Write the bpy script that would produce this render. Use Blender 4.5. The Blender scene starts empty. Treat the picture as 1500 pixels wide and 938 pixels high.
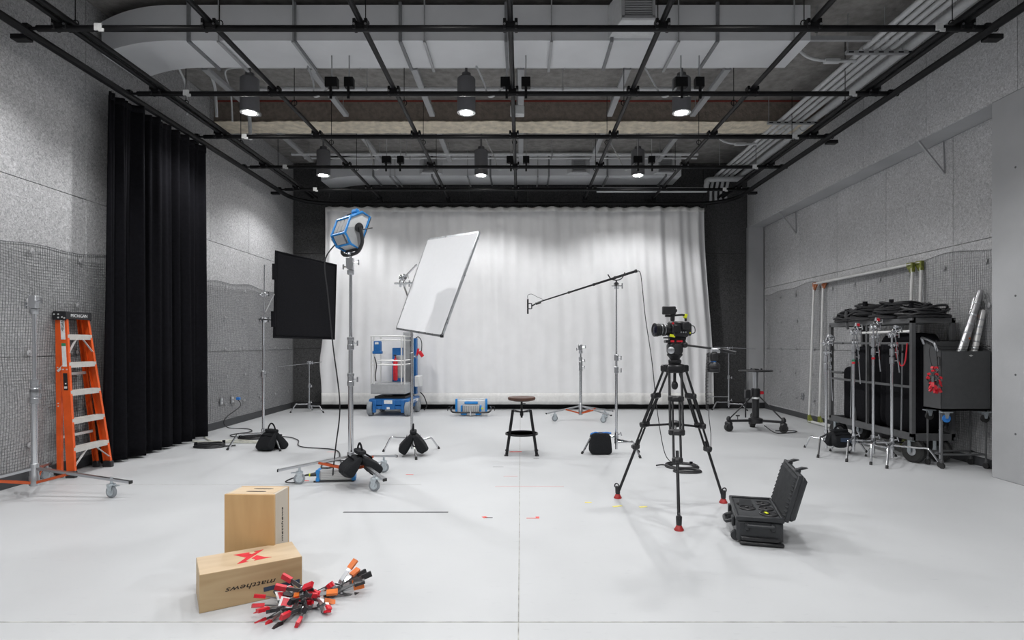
import bpy, bmesh, math, random
from mathutils import Vector, Matrix, Euler
random.seed(7)
PI = math.pi
S = bpy.context.scene
C = S.collection
V = Vector

# ------------------------------------------------------------------ camera, world, exposure
cam_d = bpy.data.cameras.new('camera'); cam = bpy.data.objects.new('camera', cam_d); C.objects.link(cam)
cam.location = (0, 0, 1.42); cam.rotation_euler = (PI/2, 0, 0)
cam_d.sensor_width = 36; cam_d.lens = 36*855/1500; cam_d.shift_x = -0.00867; cam_d.shift_y = 0.02267
cam_d.clip_start = 0.05; cam_d.clip_end = 100
S.camera = cam
w = bpy.data.worlds.new('world'); S.world = w; w.use_nodes = True
w.node_tree.nodes['Background'].inputs[0].default_value = (0.5, 0.53, 0.56, 1)
w.node_tree.nodes['Background'].inputs[1].default_value = 0.15
S.view_settings.view_transform = 'Standard'; S.view_settings.look = 'None'
S.view_settings.gamma = 1; S.view_settings.use_curve_mapping = False
S.view_settings.exposure = -0.12
LAMP_W = 190
LAMP_ANGLE = 136

# ------------------------------------------------------------------ materials
def nn(nt, t, **k):
    n = nt.nodes.new(t)
    for a, b in k.items(): setattr(n, a, b)
    return n
def mat(name, col, rough=0.5, metal=0.0, var=0.12, scale=20, bump=0.0, bscale=None, emit=0, detail=4, stretch=None, rvar=0.1, spec=None):
    m = bpy.data.materials.new(name); m.use_nodes = True; nt = m.node_tree
    b = nt.nodes['Principled BSDF']
    tc = nn(nt, 'ShaderNodeTexCoord'); mp = nn(nt, 'ShaderNodeMapping')
    nt.links.new(tc.outputs['Object'], mp.inputs[0])
    if stretch: mp.inputs['Scale'].default_value = stretch
    no = nn(nt, 'ShaderNodeTexNoise'); no.inputs['Scale'].default_value = scale; no.inputs['Detail'].default_value = detail
    nt.links.new(mp.outputs[0], no.inputs['Vector'])
    cr = nn(nt, 'ShaderNodeValToRGB')
    cr.color_ramp.elements[0].position = 0.3; cr.color_ramp.elements[1].position = 0.7
    cr.color_ramp.elements[0].color = tuple(c*(1-var) for c in col)+(1,)
    cr.color_ramp.elements[1].color = tuple(min(1, c*(1+var)) for c in col)+(1,)
    nt.links.new(no.outputs[0], cr.inputs[0]); nt.links.new(cr.outputs[0], b.inputs['Base Color'])
    mr = nn(nt, 'ShaderNodeMapRange'); mr.inputs[3].default_value = max(0, rough-rvar); mr.inputs[4].default_value = min(1, rough+rvar)
    nt.links.new(no.outputs[0], mr.inputs[0]); nt.links.new(mr.outputs[0], b.inputs['Roughness'])
    b.inputs['Metallic'].default_value = metal
    if spec is not None: b.inputs['Specular IOR Level'].default_value = spec
    if bump:
        n2 = nn(nt, 'ShaderNodeTexNoise'); n2.inputs['Scale'].default_value = bscale or scale; n2.inputs['Detail'].default_value = 5
        nt.links.new(mp.outputs[0], n2.inputs['Vector'])
        bp = nn(nt, 'ShaderNodeBump'); bp.inputs['Strength'].default_value = bump; bp.inputs['Distance'].default_value = 0.01
        nt.links.new(n2.outputs[0], bp.inputs['Height']); nt.links.new(bp.outputs[0], b.inputs['Normal'])
    if emit:
        b.inputs['Emission Color'].default_value = (1, 0.98, 0.95, 1); b.inputs['Emission Strength'].default_value = emit
    return m
def wood(name, c1, c2, st):
    m = bpy.data.materials.new(name); m.use_nodes = True; nt = m.node_tree; b = nt.nodes['Principled BSDF']
    tc = nn(nt, 'ShaderNodeTexCoord'); mp = nn(nt, 'ShaderNodeMapping'); mp.inputs['Scale'].default_value = st
    nt.links.new(tc.outputs['Object'], mp.inputs[0])
    n1 = nn(nt, 'ShaderNodeTexNoise'); n1.inputs['Scale'].default_value = 3.0; n1.inputs['Detail'].default_value = 6; n1.inputs['Distortion'].default_value = 1.5
    nt.links.new(mp.outputs[0], n1.inputs['Vector'])
    cr = nn(nt, 'ShaderNodeValToRGB'); cr.color_ramp.elements[0].position = .3; cr.color_ramp.elements[1].position = .72
    cr.color_ramp.elements[0].color = c2+(1,); cr.color_ramp.elements[1].color = c1+(1,)
    nt.links.new(n1.outputs[0], cr.inputs[0]); nt.links.new(cr.outputs[0], b.inputs['Base Color'])
    b.inputs['Roughness'].default_value = 0.5
    return m
def acoustic(name, lo, hi):
    m = bpy.data.materials.new(name); m.use_nodes = True; nt = m.node_tree; b = nt.nodes['Principled BSDF']
    g = nn(nt, 'ShaderNodeNewGeometry')
    n1 = nn(nt, 'ShaderNodeTexNoise'); n1.inputs['Scale'].default_value = 38; n1.inputs['Detail'].default_value = 5; n1.inputs['Roughness'].default_value = .7; n1.inputs['Distortion'].default_value = 1.2
    n2 = nn(nt, 'ShaderNodeTexNoise'); n2.inputs['Scale'].default_value = 1.3; n2.inputs['Detail'].default_value = 3
    nt.links.new(g.outputs['Position'], n1.inputs['Vector']); nt.links.new(g.outputs['Position'], n2.inputs['Vector'])
    cr = nn(nt, 'ShaderNodeValToRGB'); cr.color_ramp.elements[0].position = .36; cr.color_ramp.elements[1].position = .66
    cr.color_ramp.elements[0].color = (lo, lo, lo*1.02, 1); cr.color_ramp.elements[1].color = (hi, hi, hi*1.015, 1)
    nt.links.new(n1.outputs[0], cr.inputs[0])
    oi = nn(nt, 'ShaderNodeObjectInfo')
    mr = nn(nt, 'ShaderNodeMapRange'); mr.inputs[3].default_value = .82; mr.inputs[4].default_value = 1.12
    ad = nn(nt, 'ShaderNodeMath', operation='ADD'); ad.use_clamp = False
    hf = nn(nt, 'ShaderNodeMath', operation='MULTIPLY'); hf.inputs[1].default_value = .35
    nt.links.new(oi.outputs['Random'], hf.inputs[0]); nt.links.new(n2.outputs[0], ad.inputs[0]); nt.links.new(hf.outputs[0], ad.inputs[1])
    nt.links.new(ad.outputs[0], mr.inputs[0])
    mx = nn(nt, 'ShaderNodeVectorMath', operation='SCALE'); nt.links.new(cr.outputs[0], mx.inputs[0]); nt.links.new(mr.outputs[0], mx.inputs['Scale'])
    nt.links.new(mx.outputs[0], b.inputs['Base Color']); b.inputs['Roughness'].default_value = .92
    b.inputs['Specular IOR Level'].default_value = .2
    bp = nn(nt, 'ShaderNodeBump'); bp.inputs['Strength'].default_value = .7; bp.inputs['Distance'].default_value = .01
    nt.links.new(n1.outputs[0], bp.inputs['Height']); nt.links.new(bp.outputs[0], b.inputs['Normal'])
    return m
def floor_mat():
    m = bpy.data.materials.new('painted_floor'); m.use_nodes = True; nt = m.node_tree; b = nt.nodes['Principled BSDF']
    g = nn(nt, 'ShaderNodeNewGeometry')
    n1 = nn(nt, 'ShaderNodeTexNoise'); n1.inputs['Scale'].default_value = .7; n1.inputs['Detail'].default_value = 6
    n2 = nn(nt, 'ShaderNodeTexNoise'); n2.inputs['Scale'].default_value = 9; n2.inputs['Detail'].default_value = 8; n2.inputs['Roughness'].default_value = .7
    mp = nn(nt, 'ShaderNodeMapping'); mp.inputs['Scale'].default_value = (1, 3.5, 1); mp.inputs['Rotation'].default_value = (0, 0, .5)
    nt.links.new(g.outputs['Position'], n1.inputs['Vector']); nt.links.new(g.outputs['Position'], mp.inputs[0]); nt.links.new(mp.outputs[0], n2.inputs['Vector'])
    a = nn(nt, 'ShaderNodeValToRGB'); a.color_ramp.elements[0].position = .35; a.color_ramp.elements[1].position = .65
    a.color_ramp.elements[0].color = (.498, .508, .518, 1); a.color_ramp.elements[1].color = (.546, .556, .566, 1)
    nt.links.new(n1.outputs[0], a.inputs[0])
    # faint scuffs
    c = nn(nt, 'ShaderNodeValToRGB'); c.color_ramp.elements[0].position = .28; c.color_ramp.elements[1].position = .4
    c.color_ramp.elements[0].color = (.9, .9, .91, 1); c.color_ramp.elements[1].color = (1, 1, 1, 1)
    nt.links.new(n2.outputs[0], c.inputs[0])
    mx = nn(nt, 'ShaderNodeMix', data_type='RGBA', blend_type='MULTIPLY'); mx.inputs[0].default_value = 1
    nt.links.new(a.outputs[0], mx.inputs[6]); nt.links.new(c.outputs[0], mx.inputs[7]); nt.links.new(mx.outputs[2], b.inputs['Base Color'])
    mr = nn(nt, 'ShaderNodeMapRange'); mr.inputs[3].default_value = .36; mr.inputs[4].default_value = .56
    nt.links.new(n1.outputs[0], mr.inputs[0]); nt.links.new(mr.outputs[0], b.inputs['Roughness'])
    b.inputs['Specular IOR Level'].default_value = .35
    return m
M = dict(
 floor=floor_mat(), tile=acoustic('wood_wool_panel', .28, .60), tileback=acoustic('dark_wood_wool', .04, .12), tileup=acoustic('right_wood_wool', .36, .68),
 conc=mat('smooth_grey_concrete', (.40, .405, .415), .75, var=.10, scale=1.5, bump=.1, bscale=30),
 concdark=mat('ceiling_concrete', (.26, .25, .24), .9, var=.25, scale=9, bump=.9, bscale=45),
 beamf=mat('sprayed_brown_fireproofing', (.24, .20, .17), .95, var=.22, scale=14, bump=1.0, bscale=30),
 beami=mat('cream_spray_insulation', (.68, .61, .49), .95, var=.2, scale=9, bump=1.0, bscale=25),
 redline=mat('red_primer_strip', (.25, .03, .02), .7),
 duct=mat('grey_painted_duct', (.68, .69, .71), .55, var=.05, scale=2),
 ductflange=mat('grey_duct_flange', (.2, .205, .215), .5),
 greyp=mat('grey_painted_steel', (.36, .365, .375), .5, var=.06),
 conduit=mat('painted_conduit', (.58, .59, .60), .5, var=.06),
 lampbody=mat('grey_lamp_body', (.15, .15, .16), .45, var=.04),
 lamptrim=mat('lamp_trim', (.6, .6, .6), .3),
 glow=mat('lamp_lens', (1, 1, 1), .5, emit=180),
 blackp=mat('black_pipe', (.008, .008, .009), .45, var=.3, scale=8, spec=.2),
 black=mat('black_plastic', (.015, .015, .017), .42, var=.3),
 blackm=mat('black_anodised', (.02, .02, .022), .35, metal=.4, var=.2),
 blackf=mat('black_fabric', (.010, .010, .012), .95, var=.3, scale=60, bump=.3, bscale=300, spec=.1),
 cordura=mat('black_cordura', (.012, .013, .015), .8, var=.3, scale=80, bump=.4, bscale=200, spec=.25),
 blkcurt=mat('black_velour', (.008, .008, .010), 1.0, var=.2, scale=30, spec=.08),
 whtcurt=mat('white_muslin', (.80, .80, .81), .9, var=.03, scale=3, bump=.12, bscale=14),
 whthem=mat('white_hem', (.74, .735, .72), .9, var=.05, scale=20),
 chrome=mat('chrome', (.66, .67, .69), .16, metal=1, var=.02, scale=3, rvar=.02),
 steel=mat('brushed_steel', (.50, .51, .53), .3, metal=1, var=.03, scale=4, rvar=.04),
 galv=mat('galvanised_steel', (.55, .60, .63), .4, metal=.8, var=.12, scale=60),
 alu=mat('aluminium', (.72, .72, .71), .4, metal=.35, var=.04, scale=10),
 wheel=mat('grey_caster_rubber', (.25, .27, .29), .6, var=.1),
 darkrub=mat('dark_rubber', (.02, .02, .02), .7),
 orange=mat('orange_brace', (.48, .08, .018), .45, var=.12),
 ladder=mat('orange_fibreglass', (.72, .095, .012), .42, var=.12, scale=10),
 tread=mat('worn_aluminium_tread', (.56, .54, .51), .5, metal=.2, var=.08, scale=12),
 white=mat('white_label', (.75, .76, .76), .5), green=mat('green_label', (.03, .25, .12), .5),
 blue=mat('blue_enamel', (.02, .23, .60), .35, var=.08), liftblue=mat('lift_blue', (.015, .13, .38), .4, var=.12),
 blueplug=mat('blue_plug', (.03, .2, .6), .4), grey=mat('light_grey_housing', (.36, .37, .38), .45, var=.06),
 housing=mat('white_housing', (.66, .67, .67), .4, var=.05),
 redfoot=mat('dark_red_rubber', (.36, .02, .02), .5), red=mat('red_vinyl', (.62, .015, .03), .38, var=.15), redp=mat('red_paint_x', (.70, .03, .05), .5),
 orng=mat('orange_vinyl', (.75, .17, .015), .4, var=.15), yellow=mat('yellow_tape', (.72, .78, .02), .5),
 ytape=mat('yellow_mark', (.85, .75, .15), .6), rtape=mat('red_mark', (.80, .10, .08), .6), pinkt=mat('faded_red_mark', (.78, .45, .44), .6), ktape=mat('charcoal_mark', (.07, .07, .075), .7), gtape=mat('grey_mark', (.35, .36, .37), .7),
 cable=mat('black_cable', (.015, .015, .017), .5), wcable=mat('pale_cable', (.62, .62, .55), .5),
 woodf=wood('plywood_face', (.60, .385, .18), (.48, .295, .125), (1.2, 1.2, .25)), woodt=wood('plywood_top', (.64, .50, .34), (.54, .40, .25), (.4, 3, 1)), woodl=wood('plywood_side', (.52, .385, .22), (.42, .29, .15), (.35, 1.2, 3)),
 wooden=wood('pale_edge', (.58, .52, .44), (.50, .44, .36), (1, 1, .3)),
 walnut=wood('dark_walnut', (.11, .045, .025), (.05, .02, .012), (1, 8, 1)),
 ink=mat('black_ink', (.02, .015, .012), .6), bluetape=mat('navy_tape', (.03, .05, .09), .6),
 wire=mat('grey_wire_mesh', (.15, .155, .16), .5, var=.1), wirer=mat('pale_wire_mesh', (.27, .275, .28), .5, var=.1), washer=mat('grey_washer', (.34, .34, .35), .5),
 base=mat('dark_rubber_baseboard', (.05, .052, .056), .6, var=.1), baseblk=mat('black_baseboard', (.012, .012, .014), .7),
 silk=mat('white_diffusion_silk', (.88, .89, .91), .75, var=.01), frame=mat('silver_frame', (.6, .62, .64), .3, metal=.8),
 cart=mat('grey_cart_steel', (.085, .087, .09), .5, var=.1), bin=mat('grey_bin_steel', (.075, .077, .08), .45, var=.08),
 greenp=mat('green_corner_paint', (.18, .2, .03), .5, var=.4, scale=30), rust=mat('orange_corner_paint', (.35, .12, .05), .5, var=.4, scale=30),
 foil=mat('silver_foil_roll', (.45, .45, .46), .32, metal=.7, var=.35, scale=6), foam=mat('charcoal_foam', (.055, .057, .06), .95, spec=.1),
 casep=mat('black_case_plastic', (.022, .024, .027), .45, var=.15, scale=30), lens=mat('dark_glass', (.01, .01, .02), .05),
 plywood_edge=mat('plywood_ply_edge', (.42, .30, .18), .6, stretch=(1, 1, 60), scale=3, var=.3), seam=mat('floor_seam', (.36, .36, .34), .9, var=.4, scale=15),
)

# ------------------------------------------------------------------ mesh builder
def ortho(d):
    d = d.normalized(); a = V((0, 0, 1)) if abs(d.z) < .95 else V((1, 0, 0))
    u = d.cross(a).normalized(); return u, d.cross(u).normalized()
class MB:
    def __init__(s, T=None): s.v = []; s.f = []; s.T = T or Matrix.Identity(4)
    def add(s, vs, fs):
        o = len(s.v); s.v += [tuple(s.T @ V(p)) for p in vs]; s.f += [tuple(i+o for i in f) for f in fs]; return s
    def box(s, c, d, r=None, bev=0):
        x, y, z = d[0]/2, d[1]/2, d[2]/2
        R = r if isinstance(r, Matrix) else (Euler(r).to_matrix() if r else Matrix.Identity(3))
        c = V(c)
        if bev:
            b = min(bev, x*.9, y*.9, z*.9); vs = []; idx = {}
            for i, sx in enumerate((-1, 1)):
                for j, sy in enumerate((-1, 1)):
                    for k, sz in enumerate((-1, 1)):
                        for ax in range(3):
                            p = [sx*(x-b), sy*(y-b), sz*(z-b)]; p[ax] = (sx*x, sy*y, sz*z)[ax]
                            idx[(i, j, k, ax)] = len(vs); vs.append(c+R@V(p))
            fs = []
            for a in range(2):
                q = lambda i, j, k, ax: idx[(i, j, k, ax)]
                fs.append((q(a, 0, 0, 0), q(a, 1, 0, 0), q(a, 1, 1, 0), q(a, 0, 1, 0))[::1 if a else -1])
                fs.append((q(0, a, 0, 1), q(0, a, 1, 1), q(1, a, 1, 1), q(1, a, 0, 1))[::1 if a else -1])
                fs.append((q(0, 0, a, 2), q(1, 0, a, 2), q(1, 1, a, 2), q(0, 1, a, 2))[::1 if a else -1])
                for e in range(2):
                    fs.append((q(a, e, 0, 0), q(a, e, 1, 0), q(a, e, 1, 1), q(a, e, 0, 1)))
                    fs.append((q(a, 0, e, 0), q(a, 1, e, 0), q(a, 1, e, 2), q(a, 0, e, 2)))
                    fs.append((q(0, a, e, 1), q(1, a, e, 1), q(1, a, e, 2), q(0, a, e, 2)))
            for i in range(2):
                for j in range(2):
                    for k in range(2): fs.append((idx[(i, j, k, 0)], idx[(i, j, k, 1)], idx[(i, j, k, 2)]))
            return s.add(vs, fs)
        vs = [c+R@V(p) for p in ((-x, -y, -z), (x, -y, -z), (x, y, -z), (-x, y, -z), (-x, -y, z), (x, -y, z), (x, y, z), (-x, y, z))]
        return s.add(vs, [(0, 3, 2, 1), (4, 5, 6, 7), (0, 1, 5, 4), (1, 2, 6, 5), (2, 3, 7, 6), (3, 0, 4, 7)])
    def bar(s, p, q, a, b=None, up=(0, 0, 1)):
        p, q = V(p), V(q); d = (q-p); L = d.length; d.normalize(); u = V(up).cross(d)
        if u.length < 1e-3: u = V((1, 0, 0)).cross(d)
        u.normalize(); w_ = d.cross(u); R = Matrix((d, u, w_)).transposed()
        return s.box((p+q)/2, (L, a, b or a), R)
    def tube(s, p, q, r, r2=None, n=10):
        p, q = V(p), V(q); r2 = r if r2 is None else r2; u, w_ = ortho(q-p); vs = []
        for c, rr in ((p, r), (q, r2)):
            for i in range(n): t = 2*PI*i/n; vs.append(c+u*math.cos(t)*rr+w_*math.sin(t)*rr)
        fs = [(i, (i+1) % n, n+(i+1) % n, n+i) for i in range(n)]+[tuple(range(n))[::-1], tuple(range(n, 2*n))]
        return s.add(vs, fs)
    def path(s, pts, r, n=6, closed=False):
        P = [V(p) for p in pts]; m = len(P); vs = []; u = None
        for i in range(m):
            a = P[i-1] if (i or closed) else P[0]; b = P[(i+1) % m] if (i < m-1 or closed) else P[i]
            d = (b-a)
            if d.length < 1e-9: d = V((0, 0, 1))
            d.normalize()
            if u is None: u, _ = ortho(d)
            u = (u-d*u.dot(d))
            if u.length < 1e-6: u, _ = ortho(d)
            u.normalize(); w_ = d.cross(u)
            rr = r[i] if isinstance(r, (list, tuple)) else r
            for k in range(n): t = 2*PI*k/n; vs.append(P[i]+u*math.cos(t)*rr+w_*math.sin(t)*rr)
        fs = []
        for i in range(m if closed else m-1):
            j = (i+1) % m
            for k in range(n): fs.append((i*n+k, i*n+(k+1) % n, j*n+(k+1) % n, j*n+k))
        if not closed: fs += [tuple(range(n))[::-1], tuple(range((m-1)*n, m*n))]
        return s.add(vs, fs)
    def lathe(s, prof, c=(0, 0, 0), axis=(0, 0, 1), n=20):
        c = V(c); a = V(axis).normalized(); u, w_ = ortho(a); vs = []
        for r, z in prof:
            for i in range(n): t = 2*PI*i/n; vs.append(c+a*z+(u*math.cos(t)+w_*math.sin(t))*r)
        m = len(prof)
        fs = [(j*n+i, j*n+(i+1) % n, (j+1)*n+(i+1) % n, (j+1)*n+i) for j in range(m-1) for i in range(n)]
        fs += [tuple(range(n))[::-1], tuple(range((m-1)*n, m*n))]
        return s.add(vs, fs)
    def prism(s, poly, vec):
        n = len(poly); P = [V(p) for p in poly]; Q = [p+V(vec) for p in P]
        return s.add(P+Q, [tuple(range(n))[::-1], tuple(range(n, 2*n))]+[(i, (i+1) % n, n+(i+1) % n, n+i) for i in range(n)])
    def sq(s, c, d, e=.5, r=None, nu=20, nv=12, fn=None):
        R = Euler(r).to_matrix() if r else Matrix.Identity(3); c = V(c); vs = []
        pw = lambda x: math.copysign(abs(x)**e, x)
        for j in range(nv+1):
            ph = -PI/2+PI*j/nv
            for i in range(nu):
                th = 2*PI*i/nu
                p = V((d[0]/2*pw(math.cos(ph))*pw(math.cos(th)), d[1]/2*pw(math.cos(ph))*pw(math.sin(th)), d[2]/2*pw(math.sin(ph))))
                if fn: p = fn(p)
                vs.append(c+R@p)
        fs = [(j*nu+i, j*nu+(i+1) % nu, (j+1)*nu+(i+1) % nu, (j+1)*nu+i) for j in range(nv) for i in range(nu)]
        return s.add(vs, fs)
    def ring(s, c, R_, r, axis=(0, 0, 1), n=28, k=6):
        u, w_ = ortho(V(axis)); c = V(c)
        return s.path([c+(u*math.cos(2*PI*i/n)+w_*math.sin(2*PI*i/n))*R_ for i in range(n)], r, k, True)
    def mesh(s, name, m):
        me = bpy.data.meshes.new(name); me.from_pydata(s.v, [], s.f)
        bm = bmesh.new(); bm.from_mesh(me); bmesh.ops.recalc_face_normals(bm, faces=bm.faces); bm.to_mesh(me); bm.free()
        me.polygons.foreach_set('use_smooth', [True]*len(me.polygons)); me.set_sharp_from_angle(angle=math.radians(38))
        me.materials.append(m if not isinstance(m, str) else M[m]); return me
    def obj(s, name, m, parent=None, label=None, cat=None, group=None, kind=None, loc=None):
        o = bpy.data.objects.new(name, s.mesh(name, m)); C.objects.link(o)
        if parent: o.parent = parent
        if loc: o.location = loc
        tag(o, label, cat, group, kind); return o
def tag(o, label=None, cat=None, group=None, kind=None):
    if label: o['label'] = label
    if cat: o['category'] = cat
    if group: o['group'] = group
    if kind: o['kind'] = kind
def thing(name, label, cat, loc=(0, 0, 0), rz=0, group=None, rot=None):
    o = bpy.data.objects.new(name, None); C.objects.link(o); o.location = loc; o.rotation_euler = rot or (0, 0, rz)
    tag(o, label, cat, group); return o
def share(name, me, parent=None, loc=(0, 0, 0), rot=(0, 0, 0), scale=None):
    o = bpy.data.objects.new(name, me); C.objects.link(o); o.parent = parent; o.location = loc; o.rotation_euler = rot
    if scale: o.scale = scale
    return o
def struct(name, mb, m, parent=None): return mb.obj(name, m, parent, kind='structure' if not parent else None)
def dup(root, loc, rot=None, label=None):
    r = root.copy(); C.objects.link(r); r.location = loc
    if rot: r.rotation_euler = rot
    if label: r['label'] = label
    for ch in list(root.children):
        c = ch.copy(); C.objects.link(c); c.parent = r
        for g in list(ch.children):
            d = g.copy(); C.objects.link(d); d.parent = c
    return r
def text(name, s, size, parent, loc, rot, m, ext=.0006, shear=0, sx=1):
    cu = bpy.data.curves.new(name, 'FONT'); cu.body = s; cu.size = size; cu.align_x = 'CENTER'; cu.align_y = 'CENTER'; cu.extrude = ext; cu.shear = shear; cu.resolution_u = 3
    t = bpy.data.objects.new(name, cu); C.objects.link(t)
    dg = bpy.context.evaluated_depsgraph_get(); me = bpy.data.meshes.new_from_object(t.evaluated_get(dg))
    bpy.data.objects.remove(t); me.materials.clear(); me.materials.append(M[m])
    o = share(name, me, parent, loc, rot, (sx, 1, 1)); return o
def bez(pts, k=8, closed=False):
    """Catmull-Rom through pts"""
    P = [V(p) for p in pts]; out = []; n = len(P)
    for i in range(n if closed else n-1):
        g = (lambda j: P[j % n]) if closed else (lambda j: P[max(0, min(n-1, j))])
        a, b, c, d = g(i-1), g(i), g(i+1), g(i+2)
        for t in [q/k for q in range(k)]:
            out.append(.5*((2*b)+(c-a)*t+(2*a-5*b+4*c-d)*t*t+(3*b-a-3*c+d)*t**3))
    if not closed: out.append(P[-1])
    return out
def pol(r, deg, z=0): return V((r*math.cos(math.radians(deg)), r*math.sin(math.radians(deg)), z))

# ================================================================== THE SETTING
LX, RX, PX, YB, YR, ZC = -5.03, 5.33, 5.0, 12.9, -4.0, 5.4
fl = struct('floor', MB().box(((LX+RX)/2, (YB+YR)/2, -.1), (RX-LX+.6, YB-YR+.6, .2)), 'floor')
mb = MB(); mb.box((-.012, 5.2, .0006), (.006, 15.2, .0012)); mb.obj('floor_joint', 'seam', fl)
MB().box((0.1, 2.97, .0006), (10, .008, .0012)).obj('floor_joint', 'seam', fl)
MB().box((-3.0, 5.86, .0004), (4, .004, .0008)).obj('floor_joint', 'seam', fl)
ce = struct('ceiling', MB().box(((LX+RX)/2, (YB+YR)/2, ZC+.15), (RX-LX+.6, YB-YR+.6, .3)), 'concdark')
wl = struct('wall_left', MB().box((LX-.23, (YB+YR)/2, ZC/2), (.4, YB-YR+.6, ZC)), 'conc')
wr = struct('wall_right', MB().box((RX+.23, (YB+YR)/2, ZC/2), (.4, YB-YR+.6, ZC)), 'conc')
wb = struct('wall_back', MB().box(((LX+RX)/2, YB+.23, ZC/2), (RX-LX, .4, ZC)), 'conc')
struct('wall_rear', MB().box(((LX+RX)/2, YR-.2, ZC/2), (RX-LX+.6, .4, ZC)), 'conc')
# pillar at the near right and the deep upper band of the right wall
pil = MB().box(((PX+RX+.03)/2, (6.2+YR)/2, 3.97/2), (RX-PX+.03, 6.2-YR, 3.97), bev=.006)
pl = struct('wall_right_pillar', pil, 'conc')
mb = MB()
for y in (5.9, 5.45, 4.9): 
    for z in (.5, 1.1, 1.9, 3.2): mb.tube((PX-.0015, y, z), (PX+.002, y, z), .012, n=8)
mb.obj('tie_hole', 'cart', pl, kind='stuff')
ub = struct('wall_right_upper', MB().box(((PX+.03+RX+.03)/2, (YB+YR)/2, (3.97+ZC)/2), (RX-PX, YB-YR, ZC-3.97)), 'conc')
struct('trim_1', MB().box((PX+.15, YB-.06, 3.97/2), (.33, .12, 3.97)), 'conc')

def panels(wall, axis, x0, th, rows, cols, m, cache={}):
    for (z0, z1) in rows:
        for (a, b) in cols:
            g = .003; key = (axis, m, round(z1-z0, 3), round(b-a, 3), th)
            if key not in cache:
                d = (th, b-a-2*g, z1-z0-2*g) if axis == 'x' else (b-a-2*g, th, z1-z0-2*g)
                cache[key] = MB().box((0, 0, 0), d, bev=.0035).mesh('acoustic_panel', m)
            c = (x0, (a+b)/2, (z0+z1)/2) if axis == 'x' else ((a+b)/2, x0, (z0+z1)/2)
            share('acoustic_panel', cache[key], wall, c)
colsL = [(10.8-1.35*k, 10.8-1.35*(k-1)) for k in range(10, 0, -1)]+[(10.8, YB)]
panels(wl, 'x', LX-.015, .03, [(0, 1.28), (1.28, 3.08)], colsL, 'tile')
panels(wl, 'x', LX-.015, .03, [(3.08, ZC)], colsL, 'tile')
colsR = [(7.2+1.32*k, 7.2+1.32*(k+1)) for k in range(-1, 4)]+[(12.48, YB-.12)]
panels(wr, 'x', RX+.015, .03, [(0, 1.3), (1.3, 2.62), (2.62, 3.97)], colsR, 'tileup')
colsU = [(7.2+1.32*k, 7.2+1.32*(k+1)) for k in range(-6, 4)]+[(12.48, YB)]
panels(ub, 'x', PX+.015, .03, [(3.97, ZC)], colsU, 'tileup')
colsB = [(LX+1.295*k, LX+1.295*(k+1)) for k in range(8)]
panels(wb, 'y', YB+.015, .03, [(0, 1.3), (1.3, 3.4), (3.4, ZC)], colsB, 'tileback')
struct('baseboard_left', MB().box((LX+.012, (YB+YR)/2, .06), (.024, YB-YR, .12), bev=.004), 'base')
struct('baseboard_right', MB().box((RX-.012, (YB+6.2)/2, .05), (.024, YB-6.2, .10), bev=.004), 'base')
struct('baseboard_back', MB().box(((LX+RX)/2, YB-.10, .06), (RX-LX, .2, .12), bev=.006), 'baseblk')

# wire mesh stapled over the lower walls
def wiremesh(x, sgn, y0, y1, ztop, wall, m='wire'):
    mb = MB(); r = .0021; st = .030
    top = lambda y: ztop+.03*math.sin(y*1.9)+.02*math.sin(y*5.3+1)
    k = 0; z = .13
    while z < ztop-.05:
        pts = []; y = y0
        while y <= y1+1e-6:
            pts.append((x+sgn*(.012+.008*math.sin(y*3+z*4)), y, z+.02*math.sin(y*2.1+z*1.5)+.010*math.sin(y*7+z*6))); y += .16
        mb.path(pts, r, 3); z += st
    y = y0
    while y < y1:
        t = top(y); n = 16
        mb.path([(x+sgn*(.014+.008*math.sin(y*3+(.13+(t-.13)*i/n)*4)), y+.010*math.sin((t*i/n)*5+y*3), .13+(t-.13)*i/n) for i in range(n+1)], r, 3); y += st
    mb.path([(x+sgn*.014, y0+(y1-y0)*i/80, top(y0+(y1-y0)*i/80)) for i in range(81)], .004, 4)
    mb.obj('wire_mesh', m, wall, kind='stuff')
    wm = MB().lathe([(.030, 0), (.030, .004), (.024, .008), (.009, .009), (.007, .015)], (0, 0, 0), (sgn, 0, 0), 12).mesh('washer', 'washer')
    y = y0+.4
    while y < y1:
        for zz in (.38, .85, 1.32, 1.85, 2.36): share('washer', wm, wall, (x+sgn*.022, y+.03*math.sin(zz*9), zz))
        y += .66
wiremesh(LX, 1, 4.9, YB-.05, 2.45, wl)
wiremesh(RX, -1, 6.25, YB-.15, 2.5, wr, 'wirer')
# thin diagonal brackets on the right wall
for (y, dy) in ((7.35, 0), (11.3, 0)):
    b = thing('wall_bracket', 'thin diagonal steel bracket high on the right wall, '+('near the pillar' if y < 8 else 'towards the back corner'), 'bracket', (RX, y, 3.1), group='wall brackets')
    MB().bar((-.32, .0, .865), (-.01, -.02, .45), .028, .02).obj('strut', 'greyp', b)
    MB().bar((-.008, .0, .90), (-.008, -.02, .45), .016, .008).obj('tie_strip', 'greyp', b)
# outlets
def outlet(name, label, x, y, z, sg):
    o = thing(name, label, 'outlet', (x, y, z))
    MB().box((sg*.008, 0, 0), (.016, .075, .12), bev=.004).obj('cover_plate', 'steel', o)
    for dz in (-.028, .028): MB().box((sg*.018, 0, dz), (.006, .034, .03), bev=.003).obj('socket', 'white' if x < 0 else 'grey', o)
outlet('wall_outlet', 'steel wall outlet on the left wall without a plug, nearer the black curtain', LX+.02, 9.75, .45, 1)
outlet('wall_outlet', 'steel wall outlet on the left wall with a blue plug in it', LX+.02, 10.12, .44, 1)
outlet('wall_outlet', 'small grey outlet low on the right wall behind the pipe frame', RX-.02, 11.0, .42, -1)

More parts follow.
